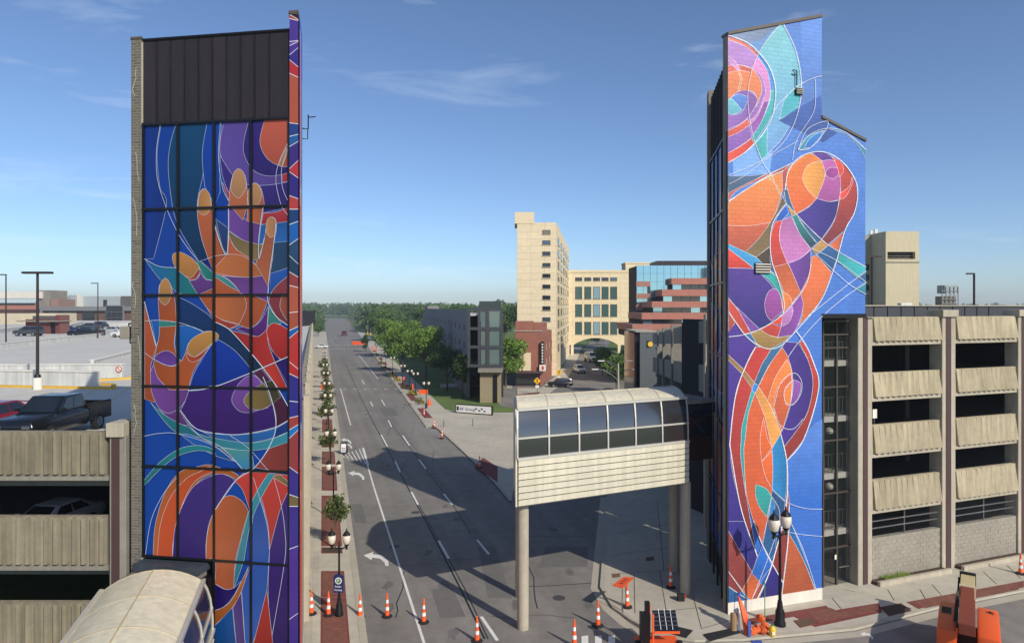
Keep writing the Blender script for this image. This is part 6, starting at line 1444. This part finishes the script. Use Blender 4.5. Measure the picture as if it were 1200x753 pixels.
# yellow diamonds
for px, py, yc, lab in ((655, 451, 436, 'yellow diamond warning sign behind the black car'), (629.5, 462, 446, 'yellow diamond warning sign at the brick paved corner')):
    p = G(px, py); r = thing('warning_sign', lab, 'sign', p); zc = zD(yc, p.y); mb = MB(); mb.tube([p, V((p.x, p.y, zc+.3))], .05, 6); mb.build('post', m_steel, r)
    s = .62; mb = MB(); mb.prism([V((p.x, p.y-.08, zc+s)), V((p.x+s, p.y-.08, zc)), V((p.x, p.y-.08, zc-s)), V((p.x-s, p.y-.08, zc))], (0,.03,0)); pl = mb.build('sign_plate', mat('sign_yellow', (240,180,30), .5, .03), r)
    mb = MB(); mb.box(p.x-.07, p.x+.07, p.y-.1, p.y-.085, zc-.3, zc+.15); mb.box(p.x-.09, p.x+.09, p.y-.1, p.y-.085, zc+.18, zc+.33); mb.build('pictogram', m_black, pl)
    mb = MB(); mb.box(p.x-.3, p.x+.3, p.y-.08, p.y-.05, zc-1.2, zc-.75); mb.build('lower_plate', m_refl, r)
# traffic signals far up the avenue
for px, py, yt, lab in ((431, 403, 383, 'traffic signal pole at the far avenue crossing'), (434.5, 401, 384, 'second grey signal pole behind the far avenue crossing')):
    p = G(px, py); r = thing('traffic_signal', lab, 'traffic signal', p); zt5 = zD(yt, p.y); mb = MB(); mb.tube([p, V((p.x, p.y, zt5))], .16, 8); mb.build('pole', m_steel, r)
    mb = MB(); mb.box(p.x-.25, p.x+.25, p.y-.4, p.y-.15, zt5-3.2, zt5-2); mb.build('signal_head', m_yel, r)
# ================================================================ vehicles
m_tyre = mat('tyre', (24,24,25), .9, .1, 8); m_rim = mat('alloy', (150,152,155), .35, .05, metal=.8); m_vg = mat('car_glass', (28,34,40), .05, 0, spec=1.0); m_tail = mat('tail_red', (150,20,22), .3, 0); m_headl = mat('headlight', (92,96,100), .12, 0)
def paintm(name, c): return mat(name, c, .22, .02, 3, spec=.7)
def ring(x, w, zb, zt, tuck=.88): return [V((x,-w*.9,zb)), V((x,-w,zb+.2*(zt-zb))), V((x,-w,zb+.72*(zt-zb))), V((x,-w*tuck,zt)), V((x,w*tuck,zt)), V((x,w,zb+.72*(zt-zb))), V((x,w,zb+.2*(zt-zb))), V((x,w*.9,zb))]
def loft(mb, rings):
    n = len(rings[0]); vs = [p for r in rings for p in r]; fs = []
    for k in range(len(rings)-1):
        for q in range(n): fs.append((k*n+q, k*n+(q+1) % n, (k+1)*n+(q+1) % n, (k+1)*n+q))
    fs += [tuple(reversed(range(n))), tuple((len(rings)-1)*n+q for q in range(n))]; mb.raw(vs, fs)
def car(name, label, kind, paint, loc, rz, scale=1.0, group=None):
    """front faces +x in local space"""
    r = thing(name, label, {'pickup': 'pickup truck'}.get(kind, 'car'), (0,0,0), group)
    if kind == 'pickup':
        L_, w, wr_, bx = 5.7, .98, .40, (1.75, -1.8)
        prof = [(2.85,.5,.92), (2.8,.42,1.08), (2.55,.4,1.18), (1.2,.4,1.26), (.9,.4,1.28), (-1.0,.4,1.30)]
        cab = dict(b=(1.25,-1.0), t=(.45,-.78), zb=1.26, zt=1.93, wb=.90, wt=.76); belt = 1.28
    elif kind == 'suv':
        L_, w, wr_, bx = 4.6, .92, .37, (1.4, -1.35)
        prof = [(2.3,.45,.8), (2.22,.38,.92), (1.9,.35,1.02), (.95,.35,1.1), (-1.9,.35,1.12), (-2.22,.38,1.08), (-2.3,.5,.95)]
        cab = dict(b=(1.2,-2.2), t=(.45,-1.95), zb=1.08, zt=1.7, wb=.86, wt=.70); belt = 1.1
    else:
        L_, w, wr_, bx = 4.6, .90, .33, (1.4, -1.35)
        prof = [(2.3,.4,.62), (2.2,.32,.76), (1.8,.28,.86), (.9,.28,.95), (-1.5,.28,.98), (-2.1,.3,.98), (-2.3,.42,.88)]
        cab = dict(b=(1.1,-1.75), t=(.3,-1.0), zb=.94, zt=1.42, wb=.82, wt=.62); belt = .95
    mb = MB(); loft(mb, [ring(x, w*(1 if abs(x) < L_/2-.25 else .93), zb, zt) for x, zb, zt in prof]); mb.build('body', paint, r, smooth=True, bevel=.02)
    if kind == 'pickup':
        bd = MB()
        for s in (-1, 1): bd.obox((-2.85, s*w-.06*(s+1)*1.0+(0 if s > 0 else .0), .5), (1.83,0,0), (0,.12,0), (0,0,.82))
        bd.box(-2.87, -2.77, -w+.12, w-.12, .5, 1.32); bd.box(-2.8, -1.02, -w+.12, w-.12, .5, .72); bd.build('cargo_bed', paint, r, bevel=.02)
        for s in (-1, 1): m2 = MB(); m2.obox((-2.80, s*w-.06*(s+1)-.0, 1.325), (1.76,0,0), (0,.12,0), (0,0,.035)); m2.build('bed_rail', m_rub, r)
        m2 = MB(); m2.box(-2.98, -2.86, -w+.1, w-.1, .48, .66); m2.build('rear_bumper', m_rub, r)
    c = cab; mb = MB()
    B = [V((c['b'][0],-c['wb'],c['zb'])), V((c['b'][0],c['wb'],c['zb'])), V((c['b'][1],c['wb'],c['zb'])), V((c['b'][1],-c['wb'],c['zb']))]
    T = [V((c['t'][0],-c['wt'],c['zt'])), V((c['t'][0],c['wt'],c['zt'])), V((c['t'][1],c['wt'],c['zt'])), V((c['t'][1],-c['wt'],c['zt']))]
    mb.raw(B+T, [(0,3,2,1), (4,5,6,7), (0,1,5,4), (1,2,6,5), (2,3,7,6), (3,0,4,7)]); mb.build('cabin', paint, r, smooth=True, bevel=.05)
    def glass(q, name, k0=.1, k1=.9, h0=.12, h1=.84, off=.012):
        a, b, d, e = q; n_ = (b-a).cross(e-a).normalized(); ctr = V(((B[0].x+B[2].x)/2, 0, c['zb'])); n_ = n_ if n_.dot((a+b)/2-ctr) > 0 else -n_
        f = lambda s, t: a.lerp(b, s).lerp(e.lerp(d, s), t)+n_*off
        mm = MB(); mm.face([f(k0,h0), f(k1,h0), f(k1,h1), f(k0,h1)]); mm.prism([f(k0,h0), f(k1,h0), f(k1,h1), f(k0,h1)], n_*.004); mm.build(name, m_vg, r)
    glass((B[0],B[1],T[1],T[0]), 'windscreen', .07, .93, .06, .9); glass((B[2],B[3],T[3],T[2]), 'rear_window', .12, .88, .15, .85)
    for q in ((B[1],B[2],T[2],T[1]), (B[0],B[3],T[3],T[0])): glass(q, 'side_window', .13, .50, .12, .86); glass(q, 'side_window', .53, .88, .12, .86)
    for x in bx:
        for s in (-1, 1):
            mb = MB(); ctr = V((x, s*(w-.10), wr_)); k = 18
            mb.prism([ctr+V((math.cos(t)*wr_, -.12*s, math.sin(t)*wr_)) for t in (2*math.pi*i/k for i in range(k))], (0,.26*s,0)); wh = mb.build('wheel', m_tyre, r, bevel=.02)
            mb = MB(); mb.prism([ctr+V((math.cos(t)*wr_*.62, .142*s, math.sin(t)*wr_*.62)) for t in (2*math.pi*i/k for i in range(k))], (0,.012*s,0)); mb.build('rim', m_rim, wh)
    fx = prof[0][0]; rx = -2.87 if kind == 'pickup' else prof[-1][0]
    for s in (-1, 1):
        mb = MB(); mb.obox((fx-.12, s*.62-.18, prof[1][2]-.30), (.13,0,0), (0,.36,0), (0,0,.16)); mb.build('headlight', m_headl, r, bevel=.02)
        mb = MB(); mb.obox((rx-.02, s*(w-.12)-.08, .82), (.06,0,0), (0,.16,0), (0,0,.34 if kind == 'pickup' else .16)); mb.build('tail_light', m_tail, r)
        mb = MB(); mb.obox((cab['b'][0]-.32, s*(w+.0)-(.0 if s > 0 else .2), belt+.02), (.1,0,0), (0,.2,0), (0,0,.17)); mb.build('mirror', paint, r, bevel=.03)
    mb = MB(); mb.box(fx-.03, fx+.03, -.5, .5, .55, .78); mb.build('grille', m_rub, r)
    if kind == 'coupe':
        mb = MB(); mb.box(-2.25, -2.0, -.75, .75, 1.2, 1.24); mb.box(-2.15, -2.1, -.6, -.55, .95, 1.2); mb.box(-2.15, -2.1, .55, .6, .95, 1.2); mb.build('rear_spoiler', paint, r, bevel=.01)
    r.location = loc; r.rotation_euler = (0,0,rz); r.scale = (scale,)*3; return r
pb = paintm('car_black', (20,22,26)); pr_d = paintm('car_red', (120,22,32)); pg = paintm('car_grey', (62,66,70)); pbl = paintm('car_blue', (34,40,84)); pwh = paintm('car_white', (214,214,212)); psil = paintm('car_silver', (150,154,158))
toward = math.radians(-98)
car('pickup_truck', 'black crew cab pickup truck parked behind the ribbed garage parapet', 'pickup', pb, V((-18.5, 27.65, DK+.006)), math.radians(-90), .86)
car('parked_car', 'dark red coupe with a rear spoiler beside the black pickup', 'coupe', pr_d, V((-21.2, 27.5, DK+.006)), math.radians(-92), .95)
def deckcar(px, py, kind, p, rz, label, s=1.0): return car('pickup_truck' if kind == 'pickup' else 'parked_car', label, kind, p, G(px, py, DK)+V((0,0,.006)), rz, s)
deckcar(34, 393.5, 'suv', pg, math.pi, 'dark grey SUV parked in front of the red brick booth', 1.05); deckcar(76.5, 390, 'suv', pbl, math.radians(60), 'dark blue SUV parked beside the red brick booth', 1.0)
deckcar(101, 395, 'pickup', pb, math.radians(190), 'black pickup truck parked by the slim light pole', .95); deckcar(104, 386, 'sedan', pg, math.radians(185), 'grey car behind the black pickup on the far deck', 1.1)
deckcar(119, 385, 'suv', pb, math.radians(100), 'black SUV at the far parapet of the deck', 1.05); deckcar(130, 391, 'sedan', psil, math.radians(185), 'silver car parked at the end of the far row'); deckcar(147, 395, 'sedan', pwh, math.radians(180), 'white car beside the brick edge of the tower')
car('parked_car', 'white car nosed up to the opening of the lower garage storey', 'sedan', pwh, V((-19.0, 28.2, zF(662)-.15+.006)), math.radians(-100), .9)
car('street_car', 'black hatchback crossing the street behind the skywalk', 'suv', pb, G(656.5, 453.5)+V((0,0,.006)), math.radians(185), 1.0); car('street_car', 'white car driving beneath the arched bridge building', 'suv', pwh, G(679, 436.5)+V((0,0,.006)), math.radians(-80), 1.05)
car('street_car', 'white van far along the street beyond the arch', 'suv', pwh, G(694, 424)+V((0,0,.006)), math.radians(-80), 1.6); car('street_car', 'dark sedan turning at the corner below the leafy tree', 'sedan', pb, G(711, 464)+V((0,0,.006)), math.radians(170), .95)
car('street_car', 'dark red truck far up the empty avenue', 'suv', pr_d, G(403.5, 393)+V((0,0,.006)), math.radians(-75), 1.5); car('street_car', 'white car stopped at the far crossing by the garage wall', 'sedan', pwh, G(376.5, 408)+V((0,0,.01)), math.radians(180), 1.1)
# ================================================================ right foreground things
p = G(729, 711, .12); r = thing('diamond_sign', 'orange diamond work sign leaning flat on a thin folding stand', 'sign', p)
c0 = [G(718,684.5,.12), G(730.5,675,.12), G(743,676,.12), G(729,688,.12)]; zc = 1.55
q = [G(x, y, 1.45) for x, y in ((717.5,685), (731,675), (743,676.2), (729.5,688.2))]
mb = MB(); mb.prism(q, (0,0,-.03)); mb.build('sign_plate', m_or, r)
cc = sum(q, V((0,0,0)))/4; mb = MB(); mb.tube([V((cc.x-.05, cc.y-.1, cc.z-.05)), V((cc.x-.1, cc.y-.2, .13))], .025, 6); mb.tube([V((cc.x+.1, cc.y+.1, cc.z)), V((cc.x+.25, cc.y+.5, .13))], .02, 6); mb.tube([V((cc.x-.1,cc.y-.5,.14)), V((cc.x+.1,cc.y+.6,.14))], .02, 6); mb.build('stand', m_steel, r)
for k in range(3):
    a = q[0].lerp(q[1], .3+.2*k)-V((0,.008,-.004)); b = q[3].lerp(q[2], .3+.2*k)-V((0,.008,-.004)); n_ = (q[1]-q[0]).normalized()*.06; mb = MB(); a2, b2 = a.lerp(b,.3), a.lerp(b,.7); up = V((0,0,.012)); mb.face([a2+up, b2+up, b2+n_+up, a2+n_+up]); mb.build('print_line', m_black, r, recalc=False)
p = G(798, 703, .12); r = thing('black_box', 'small black box with red end at the foot of the skywalk column', 'box', p); mb = MB(); mb.box(p.x-.18, p.x+.16, p.y-.15, p.y+.15, .12, .46); mb.build('box_body', m_rub, r, bevel=.03); mb = MB(); mb.tube([p+V((.17,0,.2)), p+V((.24,0,.22))], .11, 10); mb.build('red_end', m_red, r)
# solar arrow board trailer
p = V((5.6, 29.4, 0)); r = thing('solar_trailer', 'orange trailer with tilted solar panel and black control mast', 'trailer', p)
zt6 = 1.75; mb = MB(); mb.obox(V((6.1, 29.2, 1.15)), (1.02,0,0), (.04,.75,.55), (0,-.04,.05)); pn = mb.build('solar_panel', mat('solar_cell', (26,28,36), .2, .05), r)
for i in range(1, 4): mb = MB(); mb.obox(V((6.1+i*.255, 29.159, 1.2515)), (.02,0,0), (.04,.75,.55), (0,-.002,.006)); mb.build('cell_line', m_refl, pn)
for j in range(1, 5): mb = MB(); mb.obox(V((6.1, 29.159, 1.2515))+V((.04,.75,.55))*(j/5), (1.02,0,0), V((.04,.75,.55))*.02, (0,-.002,.007)); mb.build('cell_line', m_steel, pn)
mb = MB(); mb.obox(V((6.05, 29.15, 1.08)), (1.12,0,0), (0,.06,0), (0,0,.1)); mb.obox(V((6.0, 29.15, .5)), (.07,0,0), (0,.07,0), (0,0,1.4)); mb.obox(V((6.0, 29.9, .5)), (.07,0,0), (0,.07,0), (0,0,1.45)); mb.build('panel_frame', m_or, r)
mb = MB(); mb.box(5.72, 5.92, 29.3, 29.5, .4, 2.35); mb.box(5.5, 5.75, 29.1, 29.5, .5, 1.9); mb.build('control_mast', m_black, r)
mb = MB(); mb.box(5.4, 7.2, 28.7, 30.1, .4, .55); mb.build('chassis', m_or, r)
for x in (5.35, 7.15): mb = MB(); mb.prism([V((x, 29.4+.33*math.cos(t), .33+.33*math.sin(t))) for t in (2*math.pi*i/16 for i in range(16))], (.18,0,0)); mb.build('wheel', m_tyre, r)
for k, (pp, lab) in enumerate(((((775,739), (780,730.5), (812,738.5), (804,747)), 'black rubber mat lying on the kerb beside the solar trailer'), (((824,743), (862,735), (868,741), (832,751)), 'black rubber mat lying by the foot of the painted tower'))):
    P4 = [G(x, y, .14) for x, y in pp]; mb = MB(); mb.prism([V((a.x, a.y, .135)) for a in P4], (0,0,.04)); tag(mb.build('rubber_mat', m_rub, bevel=.01), lab, 'mat')
# barrier pile at the tower corner
p = G(874, 738, .12); r = thing('folded_barricade', 'folded orange and blue barricade leaning against the tower corner', 'barricade', p)
def leanbox(pts, vec, name, m): mb = MB(); mb.prism(pts, vec); return mb.build(name, m, r, bevel=.01)
a, b, c, d = U(865.5,700,31.7), U(868.5,702,31.7), U(877.5,743,30.9), U(874,746,30.9)
leanbox([a, b, U(876.5,720,31.5), c, d, U(871,725,31.4)], (.02,.3,.0), 'orange_board', m_or)
leanbox([U(864.5,695,32), U(867.5,695,32), U(868.5,701,31.95), U(865.5,702,31.95)], (0,.15,0), 'blue_board', mat('tarp_blue', (40,80,160), .6, .1))
leanbox([U(861,716,32), U(866,713,32), U(868,740,31.3), U(863,742,31.3)], (0,.2,0), 'white_board', m_refl); leanbox([U(876.5,727,31), U(880,728,31), U(880.5,745,30.8), U(877,746,30.8)], (0,.12,0), 'blue_board', mat('tarp_blue', (40,80,160)))
mb = MB(); mb.tube([U(860,718,31.9), U(860,741,31.4)], .16, 10); mb.build('tan_drum', mat('tan_drum', (150,120,84), .8, .15, 5), r)
rg = random.Random(4)
r = thing('sandbag_pile', 'heap of orange sandbags at the kerb beside the lamp post', 'sandbags', G(890, 744, .12))
for x, y in ((882,743), (888,741), (894,742), (891,734), (897,739)):
    c = G(x, y, .12)+V((0,0,.18 if y > 735 else .4)); mb = MB(); mb.lathe([(.03,-.16), (.16,-.13), (.2,0), (.15,.12), (.04,.17)], c, 9)
    for i, v in enumerate(mb.v): mb.v[i] = v+V((rg.uniform(-.05,.05), rg.uniform(-.05,.05), rg.uniform(-.04,.04)))
    mb.build('sandbag', mat('sandbag_orange', (214,96,40), .85, .15, 8), r, smooth=True)
p = G(905, 744, .12); r = thing('yellow_jug', 'yellow plastic jug with green cap beside the orange sandbags', 'jug', p); MB().lathe([(.13,.0), (.15,.05), (.15,.3), (.1,.4), (.05,.44)], p, 12).build('jug_body', mat('jug_yellow', (226,190,40), .45, .05), r, smooth=True); MB().lathe([(.05,.44), (.05,.5)], p, 10).build('cap', mat('cap_green', (50,140,70), .5), r); mb = MB(); mb.box(p.x-.06, p.x+.06, p.y-.16, p.y-.15, .22, .34); mb.build('label_patch', m_refl, r)
p = G(896.5, 733, .12); mb = MB(); mb.tube([p, p+V((0,.05,2.1))], .022, 6); tag(mb.build('green_stake', mat('stake_green', (90,150,90), .6, .1)), 'thin green stake standing in front of the white wall base', 'stake')
p = G(873, 752); mb = MB(); mb.box(p.x+.3, p.x+.75, p.y-.1, p.y+.1, .006, .05); tag(mb.build('blue_board_scrap', mat('tarp_blue', (40,80,160)), bevel=.005), 'blue board scrap lying in the gutter by the sandbags', 'board')
# boom lift
r = thing('boom_lift', 'orange boom lift with long tan and rust boom parked on the road', 'boom lift', (20.1, 30.2, 0))
x0 = 20.15; Y0 = 29.2
def hood(xa, xb, name):
    mb = MB(); pts = [V((xa, Y0-2.4, .9)), V((xa, Y0+1.6, .9)), V((xa, Y0+2.0, 1.1)), V((xa, Y0+2.05, 1.5)), V((xa, Y0+1.7, 1.85)), V((xa, Y0+.9, 2.0)), V((xa, Y0-2.4, 2.0))]
    mb.prism(pts, (xb-xa,0,0)); return mb.build(name, m_orl, r, bevel=.14, smooth=True)
hood(x0-1.25, x0-.42, 'engine_hood'); hd = hood(x0+.42, x0+1.35, 'tank_hood')
mb = MB(); bc = V((x0+.95, Y0+.75, 2.012)); B_ = [(-.16,.1), (-.02,.02), (.0,.22), (.1,.05), (.2,.12), (.12,-.06), (.22,-.16), (.02,-.12), (-.1,-.06)]
mb.prism([bc+V((a, b, 0)) for a, b in B_], (0,0,.006)); mb.build('bird_emblem', m_black, hd)
mb = MB(); mb.box(x0-1.15, x0-.65, Y0-.5, Y0+.35, 1.99, 2.03); gr = mb.build('grille', m_steel, r)
for k in range(6): mb = MB(); mb.box(x0-1.12, x0-.68, Y0-.45+k*.13, Y0-.39+k*.13, 2.03, 2.05); mb.build('grille_slot', m_black, gr)
m_rust = mat('boom_rust', (126,58,40), .5, .1, 2); m_tan = mat('boom_tan', (196,178,132), .5, .1, 2)
mb = MB(); mb.obox(V((x0-.34, Y0-3.0, 2.15)), (.68,0,0), (-.0,3.0,.12), (0,0,.5)); mb.build('boom_lower', m_rust, r, bevel=.03)
mb = MB(); mb.obox(V((x0-.30, Y0+.02, 2.29)), (.60,0,0), (0,1.5,.06), (0,0,.46)); mb.build('boom_middle', m_rust, r, bevel=.03)
mb = MB(); mb.obox(V((x0-.34, Y0+1.5, 2.32)), (.66,0,0), (.02,1.5,.08), (0,0,.5)); mb.build('boom_upper', m_tan, r, bevel=.03)
mb = MB(); mb.box(x0-.38, x0+.38, Y0+2.98, Y0+3.2, 2.2, 3.0); mb.build('boom_knuckle', m_black, r, bevel=.05)
mb = MB(); mb.obox(V((x0-.37, Y0+1.42, 2.27)), (.74,0,0), (0,.1,0), (0,0,.6)); mb.build('boom_collar', mat('boom_cream', (220,206,170), .5), r)
mb = MB(); mb.tube([V((x0-.42, Y0-2.4, 2.2)), V((x0-.42, Y0+1.4, 2.45)), V((x0-.40, Y0+2.9, 2.7))], .05, 6); mb.tube([V((x0-.5, Y0-1.5, 2.15)), V((x0-.46, Y0+1.0, 2.35))], .07, 6); mb.build('hydraulic_hose', m_rub, r)
mb = MB(); mb.box(x0-.5, x0-.36, Y0+.5, Y0+1.2, 2.05, 2.6); mb.build('hydraulic_cylinder_mount', m_steel, r)
mb = MB(); mb.box(x0-1.0, x0+1.1, Y0-2.2, Y0+1.4, .45, .9); mb.build('chassis', m_rub, r)
for sx_ in (-1.1, .95):
    for yy in (-1.6, .9): mb = MB(); mb.prism([V((x0+sx_, Y0+yy+.48*math.cos(t), .48+.48*math.sin(t))) for t in (2*math.pi*i/18 for i in range(18))], (.32,0,0)); mb.build('wheel', m_tyre, r, bevel=.03)
bpy.data.objects['boom_lift'].scale = (.84,.9,.9); bpy.data.objects['boom_lift'].rotation_euler = (0, 0, -math.atan2(20.4, 30.2))
# equipment box bracketed to the brick pier of the left tower
p = WL.pt(uL(154), 0, 0)+V((-.02,.4,0)); zbx = zL(392)
mb = MB(); mb.box(p.x-.55, p.x-.2, p.y-.15, p.y+.15, zbx-.2, zbx+.25); eb = mb.build('equipment_box', m_concd, TL, bevel=.02)
mb = MB(); mb.tube([p+V((0,0,zbx+.34)), p+V((-.3,0,zbx+.34)), p+V((-.3,0,zbx+.2))], .03, 6); mb.tube([p+V((0,0,zbx-.35)), p+V((-.25,0,zbx-.35)), p+V((-.25,0,zbx-.2))], .03, 6); mb.build('bracket', m_black, eb)
# sign post inside the lower storey of the left garage
c = V(((28-CX)/F*25.6, 25.6, zF(662)-.15)); r = thing('bay_sign', 'white bay sign on a steel post inside the lower garage storey', 'sign', c); mb = MB(); mb.tube([c, c+V((0,0,1.3))], .03, 6); mb.build('sign_post', m_steel, r); mb = MB(); mb.box(c.x-.13, c.x+.13, c.y-.05, c.y-.03, c.z+.75, c.z+1.25); mb.build('sign_plate', m_refl, r)
